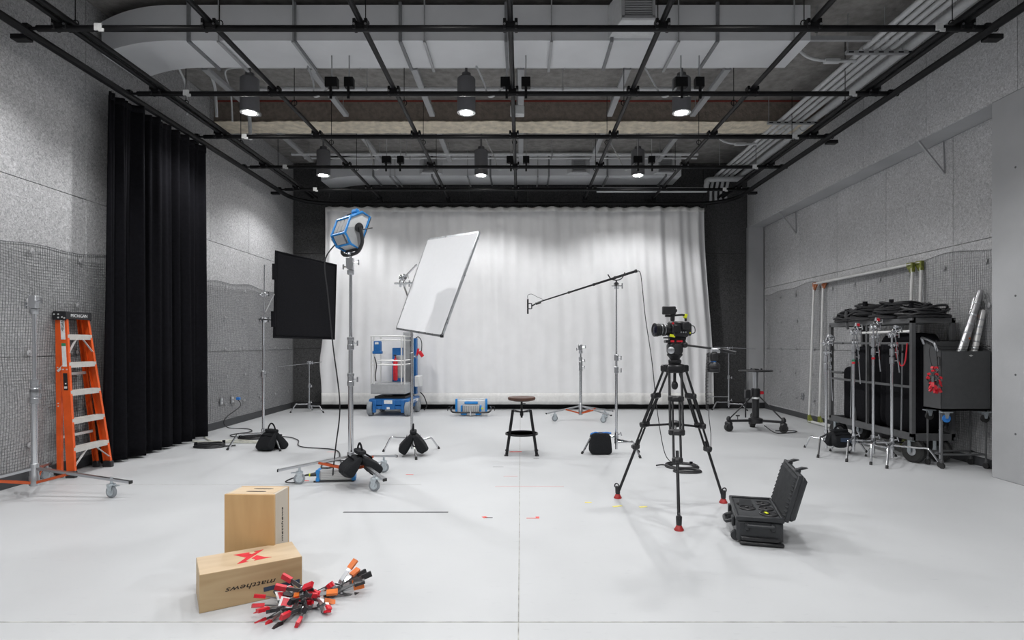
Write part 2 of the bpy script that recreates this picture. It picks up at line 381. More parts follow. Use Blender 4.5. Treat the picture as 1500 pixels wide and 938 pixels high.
# ================================================================== CEILING
bm_ = struct('ceiling_beam', MB().box(((LX+RX)/2, 9.76, 5.215), (RX-LX+.02, .4, .37)), 'beamf')
mb = MB(); nx = 160; vs = []; 
for i in range(nx+1):
    x = LX+(PX-LX)*i/nx; a = .006*math.sin(i*.37)+.018*random.random()
    for (y, z) in ((9.54-a*.5, 5.052+a*.6), (9.52-a, 5.03+a*.4), (9.56, 5.015-a*.4), (9.97, 5.01-a*.5), (9.99, 5.07)): vs.append((x, y, z))
fs = [(i*5+j, i*5+j+1, i*5+j+6, i*5+j+5) for i in range(nx) for j in range(4)]
mb.add(vs, fs); mb.obj('spray_insulation', 'beami', bm_)
MB().box((0, 9.553, 5.385), (PX-LX, .012, .02)).obj('edge_strip', 'redline', bm_)

# rows of longitudinal strut channels under the ceiling
k = 0
names = ['first from the left wall', 'second from the left wall', 'third from the left wall', 'at the centre', 'third from the right conduits', 'second from the right conduits']
for i, x in enumerate((-4.2, -2.8, -1.42, .0, 1.42, 2.75)):
    for (y0, y1, where) in ((7.75, 9.35, 'before the brown beam'), (10.1, 11.7, 'behind the brown beam')):
        t = thing('strut_channel', 'flat grey steel channel under the ceiling, '+names[i]+', '+where, 'channel', (x, 0, 0), group='ceiling strut channels')
        MB().box((0, (y0+y1)/2, 5.06), (.08, y1-y0, .02)).box((-.04, (y0+y1)/2, 5.08), (.01, y1-y0, .04)).box((.04, (y0+y1)/2, 5.08), (.01, y1-y0, .04)).obj('rail', 'greyp', t)
        for y in (y0+.15, y1-.15): MB().tube((0, y, 5.05), (0, y, ZC+.02), .006, n=6).obj('hanger_rod', 'greyp', t)

def duct(y0, y1, label, xl, xr, grilles, z0=4.89, z1=5.3):
    d = thing('air_duct', label, 'duct', (0, 0, 0))
    mb = MB()
    # body with a rounded drop at its left end
    sec = []
    for i in range(15):
        t = i/14; x = xl+.95*t; e = (1-t)**2*.22
        sec.append((x, y0+e*.9-(0 if t > .5 else 0), y1+e*1.1, z0-e*.25, z1-e*.4))
    sec.append((xr, y0, y1, z0, z1)); vs = []
    for (x, a, b, c, e) in sec: vs += [(x, a, c), (x, b, c), (x, b, e), (x, a, e)]
    n = len(sec); fs = [(i*4+j, i*4+(j+1) % 4, i*4+4+(j+1) % 4, i*4+4+j) for i in range(n-1) for j in range(4)]+[(0, 1, 2, 3), ((n-1)*4, (n-1)*4+1, (n-1)*4+2, (n-1)*4+3)]
    mb.add(vs, fs); mb.obj('duct_body', 'duct', d)
    x = xl+1.15
    while x < xr+.1:
        xx = min(x, xr)
        MB().box((xx, y0-.012, (z0+z1)/2), (.035, .03, z1-z0+.04)).box((xx, (y0+y1)/2, z0-.012), (.035, y1-y0+.04, .03)).obj('flange', 'ductflange', d); x += 1.21
    for x in (xl+1.5, -2.6, -1.1, .35, 1.8, xr-.2):
        MB().tube((x, y0-.03, z0-.03), (x, y0-.03, ZC+.02), .008, n=6).bar((x, y0-.04, z0-.03), (x, y1+.04, z0-.03), .03, .02).obj('hanger', 'greyp', d)
    for (gx, gw, gh, out) in grilles:
        zc = z0+.05+gh/2; g = MB(); yo = y0-out
        for (cx, cz, sx, sz) in ((gx-gw/2, zc, .03, gh), (gx+gw/2, zc, .03, gh), (gx, zc-gh/2, gw+.03, .03), (gx, zc+gh/2, gw+.03, .03)): g.box((cx, yo, cz), (sx, .04, sz))
        fr = g.obj('grille', 'greyp', d)
        b = MB(); w0 = gw/2+.10; 
        for (sx) in (-1, 1): b.prism([(gx+sx*gw/2, yo, zc-gh/2), (gx+sx*gw/2, yo, zc+gh/2), (gx+sx*w0, y0, zc+gh/2), (gx+sx*w0, y0, zc-gh/2-.02)], (sx*.004, 0, 0))
        b.prism([(gx-gw/2, yo, zc-gh/2), (gx+gw/2, yo, zc-gh/2), (gx+w0, y0, zc-gh/2-.02), (gx-w0, y0, zc-gh/2-.02)], (0, 0, -.004)); b.obj('collar', 'conduit', d)
        MB().box((gx, yo+.03, zc), (gw, .01, gh)).obj('grille_back', 'blackp', d)
        sl = MB().box((0, 0, 0), (gw, .022, .004), (-.5, 0, 0)).mesh('slat', 'greyp'); q = 13
        for i in range(q): share('slat', sl, fr, (gx, yo, zc-gh/2+gh*(i+.5)/q))
    return d
duct(6.69, 7.35, 'large grey rectangular air duct across the ceiling nearest the camera', -4.95, 3.32, [(1.27, .33, .34, .38)])
duct(12.08, 12.78, 'grey rectangular air duct across the ceiling above the white curtain', -4.2, 3.32, [(-1.86, .27, .27, .12), (1.19, .27, .27, .12), (3.02-.05, .27, .27, .12)])

# lateral conduits just behind the near duct
for i, (y, z, r, x0, x1) in enumerate(((7.55, 5.12, .014, -4.6, 3.2), (7.75, 5.17, .02, -4.3, 3.1), (8.0, 5.2, .012, -4.2, 2.9), (8.35, 5.06, .028, -4.1, 2.6), (11.2, 5.05, .03, -4.4, 3.4), (11.6, 5.1, .02, -4.3, 3.5))):
    c = thing('ceiling_conduit', ['thin grey conduit running crosswise right behind the near duct', 'grey conduit crosswise behind the near duct, second in line', 'thinnest grey conduit crosswise over the near downlights', 'thick grey pipe crosswise just before the brown beam', 'thick grey pipe crosswise over the far downlights', 'thin grey conduit crosswise before the far duct'][i], 'conduit', (0, y, z), group='crosswise ceiling conduits')
    q = .18
    pts = bez([(x0, .5, -.55), (x0, .45, -.15), (x0+.1, .1, 0), (x0+.4, 0, 0)], 6)+[(x1, 0, 0)] if i < 4 else [(x0, 0, 0), (x1, 0, 0)]
    MB().path(pts, r, 8).obj('pipe', 'conduit', c)
    for xx in (-2.2, 0.6): MB().tube((xx, 0, 0), (xx, 0, ZC+.02-z), .005, n=5).box((xx, 0, 0), (.02, 2.6*r, 2.6*r)).obj('hanger', 'greyp', c)

# conduit bundle along the right
lab = ['leftmost thin conduit of the bundle along the right of the ceiling', 'second thin conduit from the left in the right ceiling bundle', 'third thin conduit from the left in the right ceiling bundle', 'fourth thin conduit from the left in the right ceiling bundle', 'fat grey pipe beside the thin conduits along the right of the ceiling', 'single thin conduit closest to the right wall under the ceiling']
for i, (x, z, r) in enumerate(((4.17, 5.0, .033), (4.28, 5.0, .033), (4.39, 5.0, .033), (4.50, 5.0, .033), (4.68, 5.0, .055), (4.93, 4.72, .02))):
    t = thing('long_conduit', lab[i], 'conduit', (x, 0, z), group='conduits along the right side')
    e = [(0, 12.4, -.0), (-.02, 12.6, -.05), (-.05, 12.68, -.3), (-.05, 12.68, -.5)] if i < 4 else [(0, 12.7, 0)]
    MB().path([(0, 2.0, 0), (0, 9, 0)]+e, r, 10).obj('pipe', 'conduit', t)
    for y in (4.4, 7.1, 9.7): MB().tube((0, y-.03, 0), (0, y+.03, 0), r*1.22, n=10).obj('coupling', 'conduit', t)
for y in (5.0, 7.05, 9.3, 11.6):
    t = thing('conduit_trapeze', 'slotted grey trapeze bracket under the right conduits, '+{5.0: 'nearest the camera', 7.05: 'level with the near duct', 9.3: 'just before the brown beam', 11.6: 'before the far duct'}[y], 'bracket', (4.4, y, 4.93), group='conduit trapezes')
    MB().box((0, 0, 0), (.95, .04, .04)).obj('channel', 'greyp', t)
    for i in range(8): MB().box((-.42+.12*i, -.021, 0), (.06, .004, .014)).obj('slot', 'blackp', t)
    for x in (-.45, .45): MB().tube((x, 0, 0), (x, 0, ZC+.02-4.93), .006, n=6).obj('hanger_rod', 'greyp', t)
t = thing('steel_rail', 'horizontal grey steel rail from the near duct end to the right conduits', 'rail', (3.95, 6.9, 5.02)); MB().box((0, 0, 0), (1.1, .04, .05)).obj('channel', 'greyp', t)
for x in (-.45, .35): MB().tube((x, 0, 0), (x, 0, ZC+.02-5.02), .006, n=6).obj('hanger_rod', 'greyp', t)
for i, (y0) in enumerate((7.35, 10.4)):
    t = thing('curved_conduit', 'curved grey conduit bending towards the right bundle, '+('near one' if i == 0 else 'far one'), 'conduit', (3.45, y0, 5.25), group='curved conduits')
    MB().path(bez([(0, 0, .15), (0, 0, 0), (.05, -.02, -.15), (.25, -.03, -.27), (.75, -.03, -.29)], 8), .02, 8).obj('pipe', 'conduit', t)
    MB().box((.45, -.03, -.29), (.2, .07, .05), bev=.008).obj('junction_box', 'conduit', t)
t = thing('elbow_pipe', 'grey pipe with an elbow at the right end of the far duct', 'pipe', (3.5, 12.3, 4.75))
MB().path(bez([(-1.9, 0, -.10), (.2, 0, -.10), (.38, 0, -.08), (.42, 0, .04), (.5, 0, .12), (1.2, 0, .13)], 8), .055, 10).obj('pipe', 'conduit', t)

# black pipe grid
ZG = 4.43
pg = thing('pipe_grid', 'black pipe grid with clamps hung under the ceiling', 'pipe grid', (0, 0, ZG))
rows = [1.20, 2.66, 4.12, 5.58, 7.04, 8.51, 9.97, 11.43]; longs = [-4.39, -2.97, -1.53, -.10, 1.35, 2.79, 4.25]
cm = MB().tube((-4.62, 0, 0), (4.55, 0, 0), .030, n=12).mesh('cross_pipe', 'blackp')
for y in rows: share('cross_pipe', cm, pg, (0, y, 0))
lm = MB().tube((0, 0, 0), (0, 12.0, 0), .027, n=12).mesh('long_pipe', 'blackp')
for x in longs: share('long_pipe', lm, pg, (x, .3, .062))
for x in (-4.30, 4.16): share('long_pipe', lm, pg, (x, .3, .062))
cl = MB().box((-.055, 0, .03), (.03, .09, .10), bev=.004).box((.055, 0, .03), (.03, .09, .10), bev=.004).box((0, 0, .03), (.12, .07, .05)).mesh('clamp', 'blackp')
bt = MB().tube((0, -.052, 0), (0, -.044, 0), .011, n=8).tube((.11, -.052, 0), (.11, -.044, 0), .011, n=8).mesh('bolt_pair', 'steel')
for y in rows:
    for x in longs:
        c = share('clamp', cl, pg, (x, y, 0)); share('bolt_pair', bt, c, (-.055, 0, .02))
hg = MB().tube((0, 0, 0), (0, 0, ZC+.01-ZG-.09), .005, n=5).ring((0, 0, .05), .035, .006, (0, 1, 0), 12, 5).mesh('hanger', 'blackp')
for y in (6.3, 8.2, 9.7, 11.1):
    for x in longs: share('hanger', hg, pg, (x, y-.55, .09))
pin = MB().box((0, -.032, 0), (.07, .012, .065)).box((.03, -.032, -.03), (.05, .01, .03)).mesh('white_tag', 'white')
for y in rows[3:]:
    for sx in (-1, 1): share('white_tag', pin, pg, (-4.02 if sx < 0 else 3.98, y, 0))
# curtain track
def trackpts(xl, xr, y0, yb, r):
    p = [(xl, y0, 0)]
    p += [(xl+r-r*math.cos(a), yb-r+r*math.sin(a), 0) for a in [PI/2*i/10 for i in range(11)]]
    p += [(xr-r+r*math.sin(a), yb-r+r*math.cos(a), 0) for a in [PI/2*i/10 for i in range(11)]]
    return p+[(xr, y0, 0)]
tk = thing('curtain_track', 'black curtain track running round three walls under the pipe grid', 'track', (0, 0, 4.40))
tp = trackpts(-4.72, 4.45, .5, 12.45, .75)
MB().path(tp, .040, 8).obj('rail', 'blackp', tk)
for y in (5.58, 7.04, 8.51, 9.97, 11.43):
    for sx, xx in ((-1, -4.72), (1, 4.45)):
        MB().box((xx-sx*.1, y, .03), (.26, .03, .02)).box((xx, y, .03), (.05, .06, .08)).obj('track_hanger', 'blackp', tk)
        if y in (5.58, 8.51, 11.43): MB().box((xx+sx*.12, y+.08, -.02), (.16, .09, .05), bev=.006).obj('wall_arm', 'blackp', tk)
for x in (-2.97, -1.53, -.10, 1.35, 2.79): MB().box((x, 12.38, .03), (.06, .22, .03)).box((x, 12.3, .06), (.09, .09, .08)).obj('track_hanger', 'blackp', tk)
# curtain carriers
hk = MB().box((0, 0, 0), (.012, .02, .05)).mesh('carrier', 'blackp')
for i in range(58): share('carrier', hk, tk, (-4.15+8.1*i/57, 12.45, -.05))

# downlights
def batwing(ld):
    # wide reflector: more light towards the sides than straight down
    ld.use_nodes = True; nt = ld.node_tree; em = nt.nodes['Emission']
    tc = nn(nt, 'ShaderNodeTexCoord'); sx = nn(nt, 'ShaderNodeSeparateXYZ'); ab = nn(nt, 'ShaderNodeMath', operation='ABSOLUTE')
    mx = nn(nt, 'ShaderNodeMath', operation='MAXIMUM'); mx.inputs[1].default_value = .40
    pw = nn(nt, 'ShaderNodeMath', operation='POWER'); pw.inputs[1].default_value = -.9
    nt.links.new(tc.outputs['Normal'], sx.inputs[0]); nt.links.new(sx.outputs['Z'], ab.inputs[0]); nt.links.new(ab.outputs[0], mx.inputs[0])
    nt.links.new(mx.outputs[0], pw.inputs[0]); nt.links.new(pw.outputs[0], em.inputs['Strength'])
def make_lamp(label, x, y):
    t = thing('downlight', label, 'ceiling light', (x, y, 4.55), group='cylinder downlights')
    MB().lathe([(.10, .02), (.124, .0), (.124, .45), (.112, .465), (.02, .467)], n=28).obj('housing', 'lampbody', t)
    MB().lathe([(.124, .0), (.124, -.006), (.10, -.006), (.075, .002)], n=28).obj('trim_ring', 'lamptrim', t)
    MB().lathe([(.078, .004), (.078, -.006), (.04, -.008)], n=24).obj('lens', 'glow', t)
    MB().tube((0, 0, .46), (0, 0, ZC+.02-4.55), .018, n=8).lathe([(.062, .46), (.062, .53), (.02, .532)], n=14).obj('stem', 'lampbody', t)
    ld = bpy.data.lights.new('downlight_beam', 'SPOT'); ld.energy = LAMP_W; ld.spot_size = math.radians(LAMP_ANGLE); ld.spot_blend = .5; batwing(ld); ld.shadow_soft_size = .08; ld.color = (.99, .993, 1)
    lo = bpy.data.objects.new('beam', ld); C.objects.link(lo); lo.parent = t; lo.location = (0, 0, -.02)
    return t
NM = {-3.68: 'left', -.74: 'centre', 2.18: 'right'}
for y, rn in ((7.92, 'near visible row'), (10.88, 'far row by the white curtain'), (4.96, 'row above the camera view'), (2.0, 'row over the camera'), (-.96, 'rearmost row')):
    for x in (-3.68, -.74, 2.18): make_lamp('grey cylinder downlight, '+NM[x]+' one of the '+rn, x, y)
# hanging outlet boxes
for y, xs in ((7.04, (-2.28, -2.07, -.17, .06, 1.93, 2.15)), (9.97, (-2.3, -2.06, -.17, .09, 2.0, 2.24))):
    for i, x in enumerate(xs):
        t = thing('power_box', 'black hanging power box on the '+('near' if y < 8 else 'far')+' cross pipe, '+['left of the left pair', 'right of the left pair', 'left of the centre pair', 'right of the centre pair', 'left of the right pair', 'right of the right pair'][i], 'power box', (x, y if y < 8 else y+.03, ZG), group='hanging power boxes')
        MB().box((0, 0, .13), (.15 if i % 2 == 0 else .11, .09, .12), bev=.006).obj('box', 'blackp', t)
        MB().box((0, -.04, .0), (.03, .02, .15)).obj('bracket', 'blackp', t)
        MB().tube((0, .0, .18), (0, .0, (ZC+.02 if y > 8 else 4.895)-ZG), .008, n=6).obj('drop_pipe', 'greyp', t)
        if i % 2 == 0: MB().path(bez([(-.05, 0, .08), (-.12, 0, .0), (-.22, .02, -.02), (-.3, .2, .25), (-.45, .3, .6)], 8), .012, 6).obj('flex_conduit', 'conduit', t)
t = thing('wireless_unit', 'small white box hanging at the centre below the brown beam', 'sensor', (-.05, 8.3, 4.72))
MB().box((0, 0, 0), (.2, .12, .13), bev=.012).obj('case', 'housing', t); MB().tube((0, 0, .06), (0, 0, ZC+.02-4.72), .014, n=6).obj('stem', 'greyp', t)

# ================================================================== CURTAINS
def sheet(fn, nu, nv):
    vs = [fn(i/nu, j/nv) for j in range(nv+1) for i in range(nu+1)]
    return vs, [(j*(nu+1)+i, j*(nu+1)+i+1, (j+1)*(nu+1)+i+1, (j+1)*(nu+1)+i) for j in range(nv) for i in range(nu)]
def solid(o, th=.004):
    m = o.modifiers.new('thickness', 'SOLIDIFY'); m.thickness = th; m.offset = 0
rnd = random.Random(3)
PH = [rnd.random()*6.28 for _ in range(60)]; AM = [.3+.9*rnd.random() for _ in range(60)]
def wfold(u, v):   # u 0..1 left-right, v 0 bottom..1 top
    s_ = u*29; k = int(s_) % 60; t = s_-int(s_)
    pleat = math.sin(PI*t)**2
    am = AM[k]*(1-t)+AM[(k+1) % 60]*t
    y = (.018+.035*v**2)*(.5-pleat)*(.5+am*.6)
    y += .020*math.sin(u*55+PH[1]+.7*math.sin(u*13))*(.5+.5*v)+.022*math.sin(u*23+PH[2]+v*1.1)+.008*math.sin(u*140+v*2)*(v**.5)
    wgt = max(0, (u-.72)/.28); y += wgt*(.045*math.sin(u*120+1.5*(1-v))+.02*math.sin(u*260+v*2))
    wl_ = max(0, (.12-u)/.12); y += wl_*(.03*math.sin(u*150+(1-v)*5))
    return y
def wfn(u, v, off=0, z0=.115, z1=4.32):
    z = z0+(z1-z0)*v
    e = .5-.5*math.cos(PI*min(1, (1-v)*1.1))
    xl = -4.18-.07*e+.05*math.exp(-((z-1.0)/.35)**2)*-1; xr = 3.93+.20*e
    x = xl+(xr-xl)*u+.012*math.sin(u*90+v*3)*(1-v)
    y = 12.45+wfold(u, v)+off
    if v > .985: z += .012*math.sin(u*29*2*PI)
    return (x, y, z)
vs, fs = sheet(wfn, 720, 46)
wc = MB().add(vs, fs).obj('white_curtain', 'whtcurt', None, 'wide white cloth curtain hanging across the back of the room', 'curtain'); solid(wc, .003)
vs, fs = sheet(lambda u, v: wfn(u, (.0+.058*v), -.008), 720, 3); h_ = MB().add(vs, fs).obj('hem', 'whthem', wc); solid(h_, .003)
vs, fs = sheet(lambda u, v: wfn(u, (.978+.022*v), -.007), 720, 2); h_ = MB().add(vs, fs).obj('header_band', 'whthem', wc); solid(h_, .003)
def bfn(u, v):
    z = .03+(4.36-.03)*v; y = 6.80+1.98*u-.06*(1-v)*(1-u)
    a = .06+.05*(1-v)
    x = -4.77-.02*u+a*.8*math.sin(u*2*PI*8.3+1.6*math.sin(u*9)+.25*v)+.03*math.sin(u*2*PI*4.3+1+v*.6)+.02*math.sin(u*2*PI*19+v+2*math.sin(u*20))+.012*math.sin(u*170+v*2)
    x -= .10*max(0, 1-u/.14)
    return (x, y, z)
vs, fs = sheet(bfn, 420, 30)
bc = MB().add(vs, fs).obj('black_curtain', 'blkcurt', None, 'floor length black curtain gathered against the left wall', 'curtain'); solid(bc, .006)
vs, fs = sheet(lambda u, v: tuple(V(bfn(u, .98+.02*v))+V((.01, 0, 0))), 420, 1); h_ = MB().add(vs, fs).obj('header_band', 'blackf', bc); solid(h_, .003)

# ================================================================== STANDS
def knob(mb, p, d, L=.05, m=None):
    """T-handle pointing along d from p"""
    p, d = V(p), V(d).normalized(); u, w_ = ortho(d); mb.tube(p, p+d*L, .007, n=8); mb.tube(p+d*L-w_*.026, p+d*L+w_*.026, .008, n=8); return mb
def caster(parent, p, fd, z_top):
    """swivel caster with wheel radius .055; p on the floor, fd facing"""
    p = V(p); f = V(fd).normalized(); s_ = V((-f.y, f.x, 0)); R = .055
    y = MB()
    for q in (-1, 1): y.prism([p+s_*q*.02+f*.035+V((0, 0, .12)), p+s_*q*.02-f*.03+V((0, 0, .12)), p+s_*q*.02-f*.012+V((0, 0, .045)), p+s_*q*.02+f*.012+V((0, 0, .045))], s_*q*.003)
    y.lathe([(.034, 0), (.036, .012), (.02, .02)], p+V((0, 0, .115)), n=14); y.box(p-f*.045+V((0, 0, .115)), (.07, .03, .008), Matrix((f, s_, V((0, 0, 1)))).transposed())
    y.tube(p+V((0, 0, .13)), p+V((0, 0, z_top)), .012, n=8)
    c = y.obj('caster', 'galv', parent)
    MB().lathe([(.02, -.014), (R-.008, -.014), (R, -.009), (R, .009), (R-.008, .014), (.02, .014)], p+V((0, 0, R)), s_, 22).obj('wheel', 'wheel', c)
    MB().lathe([(.012, -.018), (.036, -.0165), (.036, .0165), (.012, .018)], p+V((0, 0, R)), s_, 16).obj('wheel_hub', 'galv', c)
    return c
def grip(mb, p, d=(1, 0, 0), s=1.0):
    """lobed grip head, disc axis d"""
    p, d = V(p), V(d).normalized(); u, w_ = ortho(d)
    for o in (-.022, .022): mb.lathe([(.012, -.01*s), (.037*s, -.009*s), (.040*s, 0), (.037*s, .009*s), (.012, .01*s)], p+d*o*s, d, 14)
    mb.tube(p-d*.06*s, p+d*.075*s, .008, n=8); mb.tube(p+d*.075*s-w_*.035*s, p+d*.075*s+w_*.035*s, .009*s, n=8); return mb
def roller_stand(label, x, y, azs, rw, rt, ztop, zs, red=True):
    """combo stand on casters; zs = section breaks"""
    t = thing('roller_stand', label, 'stand', (x, y, 0), group='combo stands on casters')
    MB().tube((0, 0, .20), (0, 0, zs[0]), .026, n=14).obj('pole', 'chrome', t)
    MB().tube((0, 0, zs[0]), (0, 0, zs[1]), .0215, n=14).obj('riser', 'chrome', t)
    MB().tube((0, 0, zs[1]), (0, 0, ztop-.12), .0165, n=14).obj('riser', 'chrome', t)
    for i, z in enumerate(zs):
        c = MB().lathe([(.024, -.07), (.035, -.065), (.035, -.02), (.031, -.015), (.031, .03), (.035, .035), (.035, .06), (.02, .065)], (0, 0, z), n=16).obj('collar', 'steel', t)
        kb = MB(); knob(kb, (.03, -.01, z), (1, -.25, 0), .045); kb.obj('knob', 'chrome', c)
    rc = MB().box((0, 0, ztop-.06), (.058, .052, .12), bev=.006).lathe([(.03, -.17), (.036, -.16), (.036, -.125), (.02, -.12)], (0, 0, ztop), n=14).box((-.035, 0, ztop-.05), (.02, .04, .11), bev=.004).obj('receiver', 'steel', t)
    kb = MB(); knob(kb, (.03, -.01, ztop-.05), (1, -.3, .05), .06); kb.obj('knob', 'chrome', rc)
    kb = MB(); knob(kb, (-.04, 0, ztop-.09), (-1, -.2, 0), .035); kb.obj('knob', 'chrome', rc)
    MB().lathe([(.03, .10), (.042, .11), (.042, .19), (.036, .2), (.036, .30), (.03, .31)], n=16).obj('hub', 'steel', t)
    for a in azs:
        e = pol(1, a); s_ = V((-e.y, e.x, 0))
        l = MB().bar(e*.03+V((0, 0, .26)), e*rt+V((0, 0, .145)), .034, .022).obj('leg', 'steel', t)
        MB().box(e*(rt+.004)+V((0, 0, .144)), (.012, .038, .026), (0, 0, math.radians(a))).obj('end_cap', 'darkrub', l)
        for q in (-1, 1): MB().bar(e*.035+s_*q*.018+V((0, 0, .135)), e*min(.32, rt*.45)+s_*q*.018+V((0, 0, .21)), .004, .024).obj('brace', 'orange', t, label='orange brace strap')
        caster(t, e*rw, (1 if e.x < .5 else -1, .25, 0), .19)
    return t
def cstand(label, x, y, azs, R, ztop, zs, arms=(), name='c_stand', zl=.17, poler=.0175, heads=True, group='chrome century stands'):
    t = thing(name, label, 'stand', (x, y, 0), group=group)
    MB().tube((0, 0, .05), (0, 0, zs[0]), poler, n=12).obj('pole', 'chrome', t)
    prev = zs[0]
    for i, z in enumerate(zs[1:]+[ztop]):
        MB().tube((0, 0, prev), (0, 0, z), poler-.0035*(i+1), n=12).obj('riser', 'chrome', t); prev = z
    for z in zs:
        c = MB().lathe([(.018, -.05), (.026, -.045), (.026, .03), (.016, .04)], (0, 0, z), n=14).obj('collar', 'steel', t)
        kb = MB(); knob(kb, (.02, -.01, z-.01), (1, -.3, 0), .04); kb.obj('knob', 'chrome', c)
    for i, (a, r_) in enumerate(zip(azs, R if isinstance(R, (list, tuple)) else [R]*3)):
        zz = zl-.035*i; e = pol(1, a)
        l = MB().path([e*.02+V((0, 0, zz))]+bez([e*(r_*.55)+V((0, 0, zz)), e*(r_*.68)+V((0, 0, zz+.004)), e*(r_*.76)+V((0, 0, zz-.02)), e*(r_*.97)+V((0, 0, .015))], 5), .0125, 8).obj('leg', 'chrome', t)
        MB().tube(e*(r_*.96)+V((0, 0, .03)), e*r_+V((0, 0, 0)), .016, n=8).obj('foot_cap', 'darkrub', l)
        MB().lathe([(.02, -.016), (.027, -.014), (.027, .014), (.02, .016)], (0, 0, zz), n=14).obj('leg_ring', 'steel', t)
    kb = MB(); knob(kb, (.02, -.01, zl+.03), (1, -.5, .3), .04); kb.lathe([(.02, .0), (.025, .005), (.025, .04), (.018, .045)], (0, 0, zl+.015), n=12); kb.obj('base_knob', 'chrome', t)
    if heads: g = MB(); grip(g, (0, 0, ztop), (1, -.2, 0)); g.obj('grip_head', 'chrome', t)
    for (p, q, r_) in arms: MB().tube(p, q, r_, n=8).obj('arm', 'chrome', t)
    return t
def sandbag(label, loc, rz, wd=.26, h=.26, ang=24, roll=0, rot=None, mt='cordura', hl=True):
    """saddle bag: two wedge pouches hanging from a narrow strap, local x across the pouches"""
    t = thing('sandbag', label, 'sandbag', loc, rz, group='black saddle sandbags', rot=rot)
    for q in (-1, 1):
        a = math.radians(ang)
        def fn(p):
            k = .5-p.z/(h*1.02)      # 0 top .. 1 bottom
            th = .35+.75*min(1, k*1.6)*(1-.25*max(0, k-.8)*5)
            return V((p.x*(.84+.20*k)+.006*math.sin(p.z*50), p.y*th+.006*math.sin(p.x*42+q)+.004*math.sin(p.z*60), p.z+.010*math.sin(p.x*26+q)*k))
        MB().sq((0, q*math.sin(a)*h*.50, h*.05+h*.46*math.cos(a)), (wd, .115, h*1.02), .34, (q*a, 0, 0), 32, 18, fn).obj('pouch', mt, t)
        MB().bar((-wd*.40, q*(math.sin(a)*h*.30+.040), h*.70), (wd*.40, q*(math.sin(a)*h*.30+.040), h*.70), .004, .02).obj('seam_strap', 'blackf', t)
    MB().sq((0, 0, h*.93), (wd*.80, .085, .045), .45, None, 16, 8).obj('saddle', mt, t)
    if hl: MB().path(bez([(-wd*.30, 0, h*.90), (-wd*.22, 0, h*1.12), (-.02, 0, h*1.27), (.02, 0, h*1.27), (wd*.22, 0, h*1.12), (wd*.30, 0, h*.90)], 6), .010, 6).obj('handle', 'blackf', t)
    return t

# combo stand at far left
roller_stand('bare chrome roller stand with orange braces beside the orange ladder', -4.5, 5.40, (-3, 237, 122), .74, .92, 1.86, (.93, 1.02))
# combo stand with the big light
roller_stand('tall chrome roller stand carrying the blue studio light', -1.74, 5.97, (190, 312, 62), .50, .70, 2.29, (1.05, 1.42))
roller_stand('short chrome roller stand with orange braces in front of the white curtain', 1.10, 10.75, (195, 318, 20), .50, .66, 1.40, (.98, 1.10))

# ---- flag stand
fs_t = cstand('chrome century stand holding the black flag near the left wall', -3.53, 8.0, (215, 318, 95), [.45, .50, .42], 1.74, [1.0],
   arms=[((.0, 0, 1.38), (.17, -.35, 2.45), .008), ((-.05, -.03, 1.75), (.32, -.38, 1.72), .008)], zl=.19)
g = MB(); grip(g, (.05, -.10, 2.08), (1, .3, .1), .8); grip(g, (.33, -.36, 1.72), (.2, 1, 0), .7); g.obj('grip_head', 'chrome', fs_t)
P = [V(p) for p in ((-3.10, 7.385, 2.585), (-2.715, 8.575, 2.57), (-2.755, 8.61, 1.482), (-3.14, 7.42, 1.497))]
P = [V((p.x, p.y, p.z)) for p in P]
fg = thing('black_flag', 'large square black fabric flag on the century stand at left', 'flag', P[3][:])
L = [p-P[3] for p in P]; nrm = (L[1]-L[0]).cross(L[3]-L[0]).normalized()
vs, fs = sheet(lambda u, v: tuple(L[3].lerp(L[2], u).lerp(L[0].lerp(L[1], u), v)+nrm*(.012*math.sin(PI*u)*math.sin(PI*v)+.004*math.sin(u*9+v*6))), 24, 24)
o = MB().add(vs, fs).obj('fabric', 'blackf', fg); solid(o, .006)
MB().path([L[3], L[0], L[1], L[2]], .014, 8, True).obj('frame_rod', 'blackf', fg)
dl = (L[0]-L[3]).normalized(); sd = (L[3]-L[2]).normalized()
for k in (.13, .68): MB().box(L[3].lerp(L[0], k+.08)+sd*.02, (.05, .03, .2), (0, 0, math.radians(18))).obj('strap', 'blackf', fg)
MB().tube(L[3].lerp(L[0], .5)+sd*.01, L[3].lerp(L[0], .3)+sd*.16+V((0, 0, -.02)), .006, n=6).obj('pin', 'steel', fg)
sandbag('black sandbag slung on the leg of the stand holding the black flag', (-3.33, 7.80, .0), math.radians(-30), .27, .27, 30)

# ---- reflector stand
rs = cstand('chrome century stand holding the white reflector frame', -1.41, 7.55, (168, 44, 287), [.40, .43, .47], 1.9, [1.26], arms=[((0, 0, 1.88), (-.12, .02, 2.2), .012), ((-.22, -.02, 2.19), (.45, -.12, 2.19), .012)], zl=.19)
g = MB(); grip(g, (-.12, 0, 2.19), (1, -.1, 0), 1.2); g.obj('grip_head', 'chrome', rs)
P = [V(p) for p in ((-1.154, 7.306, 2.715), (-.448, 6.275, 2.609), (-.853, 6.310, 1.498), (-1.558, 7.341, 1.605))]
c0 = sum(P, V())/4
rf = thing('reflector_frame', 'white fabric square reflector frame tilted in front of the white curtain', 'reflector', c0[:])
L = [p-c0 for p in P]; nrm = (L[1]-L[0]).cross(L[3]-L[0]).normalized()
if nrm.y > 0: nrm = -nrm
MB().prism([p*.985+nrm*.012 for p in L], nrm*-.003).obj('silk', 'silk', rf)
for i in range(4): MB().bar(L[i], L[(i+1) % 4], .028, .022, up=nrm).obj('frame_bar', 'frame', rf)
MB().box(L[2], (.034, .034, .034), bev=.004).obj('corner_cap', 'black', rf)
